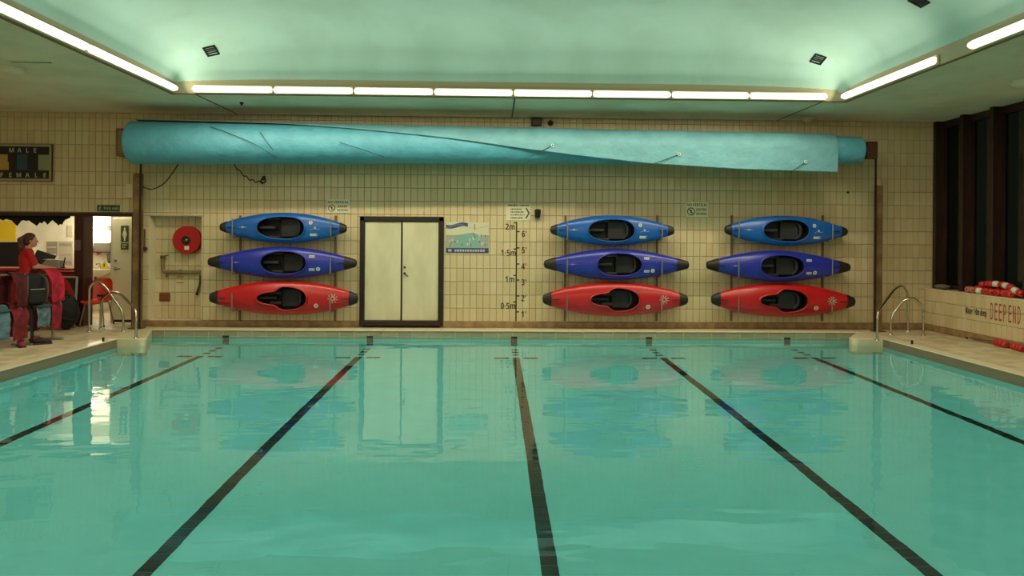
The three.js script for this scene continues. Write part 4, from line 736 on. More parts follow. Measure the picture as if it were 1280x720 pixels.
// ================================================================ THE OFFICE BEHIND THE HATCH AND THE OPEN DOORWAY
const OX0 = -12.6, OX1 = -6.86, OZ = -16.62, OH = 2.62;
{
  const z1 = ZW - 0.30;
  const back = struct('wall_office_back', boxUV(box(OX0 - 0.2, OX1 + 0.2, 0, OH, OZ - 0.2, OZ)), M.white);
  struct('wall_office_right', boxUV(box(OX1, OX1 + 0.12, 0, OH, OZ, z1)), M.white);
  struct('wall_office_left', boxUV(box(OX0 - 0.2, OX0, 0, OH, OZ, z1)), M.white);
  struct('ceiling_office', boxUV(box(OX0 - 0.2, OX1 + 0.2, OH, OH + 0.15, OZ - 0.2, z1)), M.white);
  struct('wall_office_front', boxUV(box(OX0 - 0.2, XL, 0, OH, z1, z1 + 0.2)), M.white);
  // dark frames of hatch and doorway
  const h = OFL, fr = 0.06;
  const f = struct('trim_3', [rbox(h[0], DOR[1] + 0.0, DOR[3] - 0.005, DOR[3] + 0.055, ZW - 0.3, ZW + 0.02, 0.006), rbox(h[1] - 0.01, DOR[0] + 0.01, 0, DOR[3], ZW - 0.3, ZW + 0.02, 0.008), rbox(DOR[1] - 0.02, DOR[1] + 0.01, 0, DOR[3], ZW - 0.3, ZW + 0.012, 0.006)], std(0x3a1410, 0.5));
  const n = onZ(97.5, 307, ZW + 0.022), m0 = onZ(93.5, 313, ZW + 0.02), m1 = onZ(101, 300, ZW + 0.02);
  mesh('paper_note', rbox(m0.x, m1.x, m0.y, m1.y, ZW + 0.02, ZW + 0.024, 0.001), std(0x6d5448, 0.8), f);
  // lights of the office
  const lampM = std(0xfff3d0, 0.5, { emissive: OFFICE_COLOR.clone(), emissiveIntensity: 3 });
  [[-10.9, -15.2], [-7.95, -13.99]].forEach(([x, z], i) => {
    const t = thing('ceiling_panel_lamp', i ? 'bright ceiling light in the room behind the open doorway' : 'bright ceiling light in the office behind the hatch', 'lamp', [x, OH - 0.03, z]);
    mesh('lamp_housing', rbox(-0.66, 0.66, -0.02, 0.03, -0.045, 0.045, 0.01), M.white, t); mesh('lamp_glow', box(-0.62, 0.62, -0.03, -0.02, -0.04, 0.04), lampM, t);
    const l = new THREE.RectAreaLight(OFFICE_COLOR, OFFICE_LEVEL, 1.24, 0.08); l.name = 'panel_lamp'; l.position.set(0, -0.045, 0); l.rotation.x = -Math.PI / 2; t.add(l);
  });
  // wall light above the basin
  const p = onZ(132, 285, OZ + 0.1), w = thing('wall_lamp', 'bright wall light above the washbasin behind the doorway', 'lamp', [p.x, p.y, OZ]);
  mesh('lamp_arm', rbox(0.02, 0.15, -0.035, 0.035, 0, 0.12, 0.01), B.olive, w); mesh('lamp_tube', new THREE.CapsuleGeometry(0.04, 0.3, 6, 14).rotateZ(Math.PI / 2).translate(-0.15, 0, 0.08), lampM, w);
  const pl = new THREE.PointLight(OFFICE_COLOR, 3.2); pl.name = 'wall_lamp_light'; pl.position.set(-0.15, 0, 0.20); w.add(pl);
}
// the half-open door leaf
{
  const zd = ZW - 0.46, xl = onZ(140, 330, zd).x, wd = 0.74;             // a cubicle front just inside, facing the opening
  struct('wall_cubicle', boxUV(merge([box(xl - 0.03, OX1, DOR[3] - 0.02, OH, zd - 0.06, zd - 0.005), box(xl + wd, OX1, 0, DOR[3] - 0.02, zd - 0.06, zd - 0.005), box(xl - 0.03, xl - 0.004, 0, DOR[3], zd - 0.06, zd - 0.005)])), M.white);
  const d = new THREE.Group(); d.name = 'door_2'; d.userData.kind = 'structure'; scene.add(d); d.position.set(xl + wd, 0, zd);
  mesh('door_leaf', rbox(-wd, 0, 0.07, DOR[3] - 0.03, -0.04, 0, 0.005), std(0xe6dbb4, 0.5), d);
  mesh('kick_strip', box(-wd + 0.01, -0.01, 0.02, 0.075, -0.036, -0.004), B.frame, d);
  const y = 1.06; mesh('door_handle', [cyl(0.03, 0.03, 0.02, 16).rotateX(Math.PI / 2).translate(-wd + 0.07, y, 0.01), rod(V(-wd + 0.07, y, 0.035), V(-wd + 0.17, y, 0.035), 0.011)], B.steel, d);
  mesh('door_lock', cyl(0.024, 0.024, 0.02, 16).rotateX(Math.PI / 2).translate(-wd + 0.07, y + 0.15, 0.01), B.steel, d);
  d.updateMatrixWorld(true);
  const s0 = onZ(151, 312, zd), s1 = onZ(161, 282, zd), sx0 = s0.x - xl - wd, sx1 = s1.x - xl - wd, sy0 = s0.y, sy1 = s1.y;
  const tex = canvasTex(128, 288, (g, w, h) => {
    g.fillStyle = '#46522c'; g.fillRect(0, 0, w, h); g.fillStyle = '#e8e2c0'; g.fillRect(0, h * 0.70, w, h * 0.03);
    g.beginPath(); g.arc(w / 2, h * 0.13, h * 0.055, 0, 7); g.fill();
    g.beginPath(); g.moveTo(w * 0.36, h * 0.2); g.lineTo(w * 0.64, h * 0.2); g.lineTo(w * 0.82, h * 0.4); g.lineTo(w * 0.74, h * 0.43); g.lineTo(w * 0.62, h * 0.32); g.lineTo(w * 0.7, h * 0.5); g.lineTo(w * 0.6, h * 0.5); g.lineTo(w * 0.6, h * 0.64); g.lineTo(w * 0.4, h * 0.64); g.lineTo(w * 0.4, h * 0.5); g.lineTo(w * 0.3, h * 0.5); g.lineTo(w * 0.38, h * 0.32); g.lineTo(w * 0.26, h * 0.43); g.lineTo(w * 0.18, h * 0.4); g.fill();
    g.fillStyle = '#c9c9a0'; for (const [y, k] of [[0.78, 3], [0.88, 2]]) for (let i = 0; i < k; i++) g.fillRect(w * (0.2 + i * 0.22), h * y, w * 0.16, h * 0.055);
  });
  mesh('door_sign', [rbox(sx0, sx1, sy0, sy1, 0, 0.006, 0.002)], std(0x46522c, 0.5), d);
  mesh('sign_print', new THREE.PlaneGeometry(sx1 - sx0 - 0.004, sy1 - sy0 - 0.004).translate((sx0 + sx1) / 2, (sy0 + sy1) / 2, 0.0075), std(0xffffff, 0.5, { map: tex }), d);
}
// bunting along the top of the hatch
{
  const P = (x, y) => onZ(x / 3.79, 260 + y / 3.79, ZW - 0.07), px = [[-30, 46], [-15, 66], [0, 50], [12, 58], [28, 50], [42, 56], [55, 58], [66, 70], [80, 83], [90, 70], [97, 60], [110, 56], [122, 60], [138, 58], [150, 68], [163, 76], [172, 83], [180, 74], [187, 66], [196, 72], [207, 60], [215, 66], [224, 77], [232, 68], [240, 60], [250, 56], [258, 66], [268, 72], [275, 81], [284, 74], [292, 78], [297, 66], [305, 56], [330, 45]];
  const s = new THREE.Shape(); const top = P(0, 34).y; s.moveTo(P(-30, 0).x, top); for (const [x, y] of px) { const q = P(x, y); s.lineTo(q.x, q.y); } s.lineTo(P(330, 0).x, top);
  const g = new THREE.ExtrudeGeometry(s, { depth: 0.02, bevelEnabled: true, bevelSize: 0.004, bevelThickness: 0.004, bevelSegments: 1, curveSegments: 4 }).translate(0, 0, ZW - 0.09);
  tag(mesh('bunting', g, std(0x0d0908, 0.9)), 'ragged black bunting hanging along the top of the office hatch', 'bunting');
}
// counter
{
  const x0 = OX0 + 1.95, x1 = OFL[1] - 0.012, yt = onZ(75, 335.5, ZW + 0.08).y, t = thing('reception_counter', 'red fronted reception counter in the office hatch', 'counter', [0, 0, 0]);
  const redM = std(0xb0181c, 0.45), darkRed = std(0x8a1216, 0.5);
  mesh('counter_top', rbox(x0, x1, yt - 0.05, yt, ZW - 0.55, ZW + 0.10, 0.012), redM, t);
  for (let i = 0; i < 4; i++) { const a = x0 + (x1 - x0) * i / 4, b = x0 + (x1 - x0) * (i + 1) / 4; mesh('front_panel', rbox(a + 0.006, b - 0.006, 0.1, yt - 0.06, ZW - 0.06, ZW - 0.02, 0.006), darkRed, t); }
  mesh('plinth', rbox(x0, x1, 0, 0.1, ZW - 0.10, ZW - 0.05, 0.005), B.frame, t);
  const on = (px, py, z) => { const p = onZ(px, py, z); p.y = yt; return p; };
  // what stands on it
  const m = on(50, 330, ZW - 0.35), mt = thing('monitor', 'black computer monitor tilted on the counter right of the woman', 'monitor', m.toArray(), 0.35);
  mesh('screen_case', rbox(-0.17, 0.17, 0.06, 0.30, -0.03, 0.02, 0.02).rotateX(-0.15).rotateZ(-0.35), M.black, mt); mesh('stand', [rbox(-0.1, 0.1, 0, 0.015, -0.08, 0.08, 0.006), rod(V(0, 0.01, 0), V(0.01, 0.14, -0.01), 0.02)], M.black, mt);
  const q = on(66, 331, ZW - 0.12), pt = thing('paper_tray', 'pale grey sloping paper tray on the red counter', 'tray', q.toArray());
  mesh('tray_body', [(() => { const s = new THREE.Shape(); s.moveTo(-0.16, 0); s.lineTo(0.16, 0); s.lineTo(0.15, 0.13); s.lineTo(-0.06, 0.15); s.lineTo(-0.16, 0.04); return new THREE.ExtrudeGeometry(s, { depth: 0.2, bevelEnabled: true, bevelSize: 0.006, bevelThickness: 0.006, bevelSegments: 1 }).translate(0, 0, -0.1); })()], std(0x9a958a, 0.6), pt);
  mesh('paper_sheet', rbox(-0.14, 0.13, 0.155, 0.159, -0.08, 0.08, 0.001).rotateZ(-0.04), B.paper, pt);
  const k = on(79, 334, ZW - 0.05), pe = thing('pen_stand', 'thin dark pen standing on the red counter', 'pen', k.toArray()); mesh('pen', rod(V(0, 0.01, 0), V(0.035, 0.2, 0), 0.01), M.black, pe); mesh('pen_base', cyl(0.03, 0.035, 0.02, 16).translate(0, 0.01, 0), M.black, pe);
  const bk = onZ(6, 317, ZW - 0.9), ch = thing('office_chair', 'black high backed office chair behind the left part of the counter', 'chair', [bk.x, 0, ZW - 1.0], 0.3);
  mesh('backrest', rbox(-0.30, 0.30, 0.75, 1.56, -0.05, 0.06, 0.05, 4), M.black, ch); mesh('seat', rbox(-0.27, 0.27, 0.44, 0.54, -0.55, 0, 0.04, 3), M.black, ch); mesh('spine', rbox(-0.04, 0.04, 0.45, 0.9, 0.02, 0.08, 0.01), M.black, ch); mesh('gas_column', cyl(0.03, 0.03, 0.36, 14).translate(0, 0.26, -0.25), B.steel, ch);
  for (let i = 0; i < 5; i++) { const a = i * 1.2566; mesh('foot', rod(V(0, 0.09, -0.25), V(0.28 * Math.sin(a), 0.05, -0.25 + 0.28 * Math.cos(a)), 0.022), M.black, ch); mesh('castor', new THREE.SphereGeometry(0.028, 10, 8).translate(0.28 * Math.sin(a), 0.028, -0.25 + 0.28 * Math.cos(a)), M.black, ch); }
}
// things on the office back wall
{
  const pin = (name, label, cat, x0, y0, x1, y1, mat, rows, th = 0.01) => {
    const a = onZ(x0, y1, OZ + 0.01), b = onZ(x1, y0, OZ + 0.01), t = thing(name, label, cat, [(a.x + b.x) / 2, (a.y + b.y) / 2, OZ]); const w = (b.x - a.x) / 2, h = (b.y - a.y) / 2;
    mesh('board', rbox(-w, w, -h, h, 0, th, 0.003), mat, t); for (let i = 0; i < rows; i++) { const y = h * (0.72 - 1.5 * i / Math.max(1, rows - 1)); mesh('sheet', rbox(-w * 0.85, w * 0.85, y - h * 0.12, y + h * 0.12, th, th + 0.004, 0.001), i % 2 ? std(0xb9b09a, 0.7) : std(0x9a9282, 0.7), t); } return t;
  };
  pin('notice_board', 'bright yellow notice board at the left in the office', 'notice board', -8, 276, 20, 303, std(0xd8b81c, 0.5), 0, 0.02);
  pin('wall_notice', 'grey notice with rows of text on the office wall', 'notice', 58, 302, 71.5, 320, std(0x8c8474, 0.7), 4);
  pin('wall_notice', 'pale larger notice sheet right of the grey notice on the office wall', 'notice', 73.5, 301.5, 91, 331, std(0xb8ae98, 0.7), 3);
  pin('wall_notice', 'small pale notice at the right edge of the hatch on the office wall', 'notice', 84, 282, 91, 296, std(0xc4baa2, 0.7), 0);
  const basin = onZ(119, 337, OZ + 0.25), t = thing('washbasin', 'white washbasin on the wall behind the open doorway', 'washbasin', [basin.x, basin.y, OZ]);
  const prof = [[0.05, -0.16], [0.16, -0.15], [0.26, -0.06], [0.29, 0], [0.28, 0.012], [0.26, 0.01], [0.22, -0.06], [0.12, -0.11], [0.0, -0.115]].map(([r, y]) => new THREE.Vector2(r, y));
  mesh('bowl', new THREE.LatheGeometry(prof, 36).scale(1.15, 1, 0.8).translate(0, 0, 0.24), std(0xe9e4d2, 0.15), t); mesh('trap_pipe', pipe([V(0, -0.12, 0.24), V(0, -0.3, 0.24), V(0.06, -0.34, 0.2), V(0.06, -0.28, 0.0)], 0.025, 0.04), B.olive, t); mesh('tap', pipe([V(0, 0.0, 0.06), V(0, 0.13, 0.06), V(0, 0.12, 0.2)], 0.014, 0.04), M.chrome, t);
  const d0 = onZ(129, 308, OZ + 0.1), d = thing('towel_dispenser', 'grey paper towel dispenser on the wall above the washbasin', 'dispenser', [d0.x, d0.y, OZ]); mesh('case', rbox(-0.2, 0.2, -0.13, 0.1, 0, 0.16, 0.03, 3), std(0x8a8272, 0.5), d); mesh('slot_strip', rbox(-0.15, 0.15, -0.14, -0.12, 0.03, 0.13, 0.005), M.black, d);
  const r0 = onZ(118.5, 312, OZ + 0.15), r = thing('hanging_bundle', 'small red bundle with white bands hanging left of the towel dispenser', 'bundle', [r0.x, r0.y, OZ]);
  mesh('red_roll', new THREE.TorusGeometry(0.09, 0.035, 10, 24).translate(0, 0, 0.05), B.red, r); for (const a of [0.6, 2.6, 4.4]) mesh('white_band', new THREE.TorusGeometry(0.04, 0.012, 8, 16).rotateY(Math.PI / 2).rotateZ(a).translate(0.09 * Math.cos(a), 0.09 * Math.sin(a), 0.05), B.paper, r); mesh('hook', rod(V(0, 0.12, 0), V(0, 0.1, 0.06), 0.012), B.steel, r);
  const s0 = onZ(137, 322, OZ + 0.1), s = thing('soap_dispenser', 'small grey soap dispenser low on the wall by the door edge', 'dispenser', [s0.x, s0.y, OZ]); mesh('bottle', rbox(-0.07, 0.07, -0.09, 0.09, 0, 0.1, 0.02, 3), std(0x7b7466, 0.5), s); mesh('push_lever', rbox(-0.03, 0.03, -0.12, -0.08, 0.06, 0.12, 0.006), M.black, s);
  const y0 = onZ(130, 331.5, OZ + 0.02), y = thing('warning_triangle', 'tiny yellow warning triangle above the washbasin', 'sign', [y0.x, y0.y, OZ]); const tri = new THREE.Shape(); tri.moveTo(-0.1, -0.08); tri.lineTo(0.1, -0.08); tri.lineTo(0, 0.1); mesh('triangle', new THREE.ExtrudeGeometry(tri, { depth: 0.008, bevelEnabled: true, bevelSize: 0.004, bevelThickness: 0.003, bevelSegments: 1 }), std(0xd9bd1e, 0.5), y); mesh('mark', rbox(-0.012, 0.012, -0.04, 0.04, 0.012, 0.016, 0.001), M.black, y);
}
// red plastic chair in the doorway
{
  const p = onY(127, 405.5, 0), t = thing('plastic_chair', 'orange red plastic chair with metal legs standing in the open doorway', 'chair', [p.x, 0, ZW - 0.12], 0.12), redM = std(0xc53a1c, 0.4);
  const shell = (k) => grid(16, 30, (u, v) => {
    const x = (u - 0.5) * 2, w = v < 0.5 ? 0.20 : 0.20 - 0.025 * (v - 0.5) * 2; let y, z;
    if (v < 0.45) { const q = v / 0.45; z = 0.22 - 0.40 * q; y = 0.455 - 0.02 * Math.sin(q * Math.PI) + (q < 0.1 ? -0.03 * (1 - q / 0.1) : 0); } else if (v < 0.6) { const q = (v - 0.45) / 0.15, a = q * Math.PI / 2; z = -0.18 - 0.055 * Math.sin(a); y = 0.455 + 0.06 * (1 - Math.cos(a)); } else { const q = (v - 0.6) / 0.4; z = -0.235 - 0.06 * q; y = 0.515 + 0.36 * q; }
    const round = v > 0.9 ? Math.sqrt(Math.max(0, 1 - ((v - 0.9) / 0.1) ** 2 * 0.5)) : 1;
    const curl = 0.05 * x * x; return v < 0.5 ? [x * w, y + curl * 0.8 + k, z] : [x * w * round, y, z + curl + k * 1];
  });
  const s = shell(0), s2 = shell(-0.012); mesh('seat_shell', [s, flip(s2)], redM, t);
  for (const [x, z, fx, fz] of [[-0.15, 0.14, -0.21, 0.22], [0.15, 0.14, 0.21, 0.22], [-0.15, -0.14, -0.21, -0.24], [0.15, -0.14, 0.21, -0.24]]) { const l = mesh('leg', rod(V(x, 0.435, z), V(fx, 0.012, fz), 0.012), B.steel, t); mesh('rubber_foot', cyl(0.016, 0.018, 0.024, 12).translate(fx, 0.012, fz), M.black, l); }
  mesh('cross_bar', [rod(V(-0.15, 0.43, 0.14), V(0.15, 0.43, 0.14), 0.011), rod(V(-0.15, 0.43, -0.14), V(0.15, 0.43, -0.14), 0.011)], B.steel, t);
  mesh('hand_slot', rbox(-0.09, 0.09, 0.53, 0.57, -0.232, -0.20, 0.015), M.black, t);
}
// ---------------------------------------------------------------- clothes rail with drying clothes and bags on the left deck
{
  const f1 = onY(28, 431.5, 0), f2 = onY(66, 424.5, 0), dir = f2.clone().sub(f1).normalize(), f0 = f1.clone().addScaledVector(dir, -1.25);
  const t = thing('clothes_rail', 'low chrome rail with posts holding clothes on the left deck', 'rail'), railM = std(0x9a9484, 0.35, { metalness: 0.7 });
  const up = (p, y) => V(p.x, y, p.z), top = onZ(14, 345, f1.z + 0.3).y;
  mesh('top_bar', pipe([up(f0, 0.4), up(f0, 1.10), up(f1, 1.10), up(f1, 0.3)], 0.02, 0.08), railM, t);
  mesh('lower_bar', rod(up(f0, 0.62), up(f2, 0.62), 0.018), railM, t);
  for (const p of [f0, f1, f2]) { mesh('post', rod(up(p, 0.0), up(p, p === f2 ? 0.68 : 1.05), 0.022), railM, t); mesh('foot', rbox(p.x - 0.16, p.x + 0.16, 0, 0.03, p.z - 0.03, p.z + 0.03, 0.01), railM, t); }
  mesh('top_bar', pipe([up(f1, 1.06), up(f1, 1.08), up(f2, 1.08), up(f2, 0.6)], 0.018, 0.06), railM, t);
  const side = V(-dir.z, 0, dir.x);                       // towards the pool is +x
  const cloth = (name, label, cat, d0, d1, y1, y0, color, opt = {}) => {      // a garment folded over a bar between two places along the rail
    const w = d1 - d0, c = f1.clone().addScaledVector(dir, (d0 + d1) / 2), g = thing(name, label, cat, [c.x, 0, c.z], Math.atan2(-dir.z, dir.x)), sd = opt.seed ?? 1, th = opt.thick ?? 0.05;
    const face = (s, k) => flip(grid(22, 30, (u, v) => {
      const uu = s > 0 ? u : 1 - u, x = (uu - 0.5) * w * (1 - 0.10 * v + 0.14 * v * v * (opt.flare ?? 0)), low = y0 + 0.05 * noise(uu * 4, sd * 3.3, 1), y = y1 + 0.02 - v * (y1 - low), fold = Math.sin(uu * (opt.folds ?? 9) + sd + 1.4 * noise(uu * 2, v * 2, sd)) * 0.022 * (0.3 + v) + 0.02 * noise(uu * 5, v * 4, sd + 5);
      return [x, y, s * (th * (0.35 + 0.9 * Math.sin(Math.min(1, v * 2 + 0.12) * Math.PI / 2)) * k + 0.01 + fold * (s > 0 ? 1 : 0.5))];
    }));
    const bar = grid(22, 8, (u, v) => { const a = v * Math.PI; return [(u - 0.5) * w, y1 + 0.02 + 0.02 * Math.sin(a), (th * 0.47 + 0.01) * Math.cos(a)]; });
    const m = std(color, 0.85, { map: opt.map ?? clothTex, bumpMap: weave, bumpScale: 0.002 }); mesh(opt.body ?? 'cloth_panel', face(1, 1), m, g); mesh(opt.body ?? 'cloth_panel', face(-1, 1), m, g); mesh('fold', bar, m, g);
    if (opt.band) mesh('waistband', rbox(-w / 2 + 0.01, w / 2 - 0.01, y1 - 0.06, y1 - 0.02, th * 0.3, th * 1.2 + 0.03, 0.01), std(opt.band, 0.8), g);
    return g;
  };
  const clothTex = mottle(128, 4, 6, [0.72, 0.72, 0.72], [1, 1, 1], true, 1), weave = mottle(128, 3, 24, [0, 0, 0], [1, 1, 1], false, 2);
  cloth('wetsuit_trousers', 'blue grey trousers at the left end of the low rail', 'trousers', -1.15, -0.36, 0.62, 0.14, 0x5b7f8c, { seed: 1, folds: 13, thick: 0.09, band: 0x3c5560 });
  cloth('swim_jacket', 'dark red jacket with black sides hanging at the front rail post', 'jacket', -0.33, -0.02, 0.64, 0.10, 0x7c1a22, { seed: 4, folds: 7, thick: 0.11 });
  cloth('black_leggings', 'black leggings hanging right beside the dark red jacket', 'trousers', 0.0, 0.13, 0.63, 0.06, 0x171416, { seed: 7, folds: 4, thick: 0.08 });
  cloth('wetsuit_trousers', 'shorter blue grey trousers on the rail right of the front post', 'trousers', 0.10, 0.40, 0.63, 0.24, 0x64838f, { seed: 9, folds: 9, thick: 0.12, band: 0x3c5560 });
  cloth('swim_jacket', 'crimson jacket hanging at the right end of the low rail', 'jacket', 0.40, 0.62, 0.68, 0.16, 0x9a1432, { seed: 12, folds: 6, thick: 0.13 });
  cloth('swim_jacket', 'bright pink red jacket bulging over the upper bar', 'jacket', 0.30, 0.58, 1.13, 0.62, 0xc41538, { seed: 15, folds: 5, thick: 0.17 });
  cloth('dark_hoodie', 'dark red hooded top over the left part of the upper bar', 'jacket', -0.30, -0.06, 1.10, 0.60, 0x5e1418, { seed: 21, folds: 6, thick: 0.1 });
  // backpack
  const c = f1.clone().addScaledVector(dir, 0.13).addScaledVector(side, 0.06), b = thing('backpack', 'black backpack hanging from the upper bar beside the pink jacket', 'backpack', [c.x, 0.60, c.z], Math.atan2(-dir.z, dir.x) - 0.5), bm = std(0x161314, 0.8, { bumpMap: weave, bumpScale: 0.003 });
  const bag = new RoundedBoxGeometry(0.36, 0.50, 0.22, 6, 0.09); { const p = bag.attributes.position; for (let i = 0; i < p.count; i++) { const x = p.getX(i), y = p.getY(i), z = p.getZ(i), k = 1 - 0.25 * Math.max(0, y / 0.25); p.setXYZ(i, x * k + 0.012 * noise(y * 8, z * 8, 2), y, z * (k + 0.1 * noise(x * 7, y * 7, 5))); } bag.computeVertexNormals(); }
  mesh('body', bag.translate(0, 0.25, 0), bm, b); mesh('front_pocket', new RoundedBoxGeometry(0.26, 0.22, 0.10, 5, 0.045).translate(0, 0.15, 0.13), bm, b); mesh('carry_loop', tube([V(-0.05, 0.48, 0), V(-0.03, 0.55, 0), V(0.03, 0.55, 0), V(0.05, 0.48, 0)], 0.012, 16, 8), bm, b);
  for (const s of [-1, 1]) mesh('strap', tube([V(s * 0.1, 0.47, 0.05), V(s * 0.13, 0.40, 0.15), V(s * 0.14, 0.22, 0.17), V(s * 0.13, 0.05, 0.11)], 0.018, 20, 8), std(0x4a4442, 0.8), b); mesh('zip_pull', rbox(-0.1, 0.1, 0.255, 0.27, 0.17, 0.185, 0.005), B.grey, b);
  // shoes and a small heap under the rail
  const heap = (name, label, cat, k, off, color, s) => { const q = f1.clone().addScaledVector(dir, k).addScaledVector(side, off), g = thing(name, label, cat, [q.x, 0, q.z], k * 5); mesh('upper', (() => { const e = new THREE.SphereGeometry(1, 20, 14); const p = e.attributes.position; for (let i = 0; i < p.count; i++) { const x = p.getX(i), y = p.getY(i), z = p.getZ(i); p.setXYZ(i, x * 0.13 * s, Math.max(0.012, (y * 0.5 + 0.5) * 0.09 * s * (x < 0 ? 1.25 : 0.8)), z * 0.05 * s); } e.computeVertexNormals(); return e; })(), std(color, 0.7), g); mesh('sole', rbox(-0.13 * s, 0.13 * s, 0, 0.022, -0.05 * s, 0.05 * s, 0.01), std(0x2a2320, 0.7), g); return g; };
  heap('water_shoe', 'dark red water shoe on the deck under the rail', 'shoe', 0.22, 0.08, 0x7a1a24, 1.1); heap('water_shoe', 'black water shoe on the deck beside the dark red one', 'shoe', 0.14, 0.22, 0x1b1718, 1.0); heap('water_shoe', 'pink and black water shoe by the front post of the rail', 'shoe', -0.16, 0.12, 0x9a2a3c, 1.0);
  // black holdall and the leaning display board
  const h = onY(82, 412, 0), hold = thing('holdall', 'round black holdall standing on the deck before the counter', 'bag', [h.x, 0, h.z]); const hb = new THREE.SphereGeometry(1, 32, 22); { const p = hb.attributes.position; for (let i = 0; i < p.count; i++) { const x = p.getX(i), y = p.getY(i), z = p.getZ(i), k = 1 + 0.08 * noise(x * 2.2, y * 2.2, z * 2.2); p.setXYZ(i, x * 0.22 * k, 0.33 + y * 0.33 * k * (y < 0 ? 1 : 0.95), z * 0.2 * k); } hb.computeVertexNormals(); }
  mesh('bag_body', hb, std(0x141112, 0.75, { bumpMap: weave, bumpScale: 0.004 }), hold); mesh('bag_handle', tube([V(-0.1, 0.6, 0.06), V(-0.06, 0.70, 0.08), V(0.06, 0.70, 0.08), V(0.1, 0.6, 0.06)], 0.014, 20, 8), M.black, hold); mesh('bag_patch', (() => { const g = new THREE.SphereGeometry(0.045, 14, 10).scale(1, 1.2, 0.3).translate(0.0, 0.47, 0.185); return g; })(), std(0x8c8486, 0.6), hold); mesh('bag_strap', tube([V(-0.2, 0.42, 0.06), V(-0.1, 0.30, 0.2), V(0.08, 0.22, 0.2), V(0.19, 0.18, 0.08)], 0.014, 24, 8), M.black, hold);
  const a0 = onZ(72, 405, ZW + 0.16), a1 = onZ(98, 345, ZW + 0.16), w = a1.x - a0.x, hh = a1.y, bd = thing('display_board', 'white framed display board with a red sweep leaning on the counter', 'board', [(a0.x + a1.x) / 2, 0, ZW + 0.26]);
  bd.rotation.x = -0.10; const tex = canvasTex(192, 384, (g, W2, H2) => { g.fillStyle = '#15100f'; g.fillRect(0, 0, W2, H2); g.fillStyle = '#a3161a'; g.beginPath(); g.moveTo(0, 0); g.lineTo(W2 * 0.35, 0); g.quadraticCurveTo(W2 * 0.85, H2 * 0.2, W2, H2 * 0.46); g.lineTo(W2 * 0.92, H2 * 0.5); g.quadraticCurveTo(W2 * 0.5, H2 * 0.28, 0, H2 * 0.26); g.fill(); });
  mesh('panel', rbox(-w / 2, w / 2, 0.02, hh, -0.012, 0.0, 0.003), M.black, bd); mesh('print', new THREE.PlaneGeometry(w - 0.05, hh - 0.07).translate(0, hh / 2 + 0.01, 0.0015), std(0xffffff, 0.4, { map: tex }), bd);
  mesh('frame', [rbox(-w / 2, -w / 2 + 0.03, 0, hh, -0.015, 0.012, 0.004), rbox(w / 2 - 0.035, w / 2, 0, hh, -0.015, 0.012, 0.004), rbox(-w / 2, w / 2, hh - 0.03, hh, -0.015, 0.012, 0.004), rbox(-w / 2, w / 2, 0, 0.03, -0.015, 0.012, 0.004)], std(0xa39c8e, 0.5), bd);
}
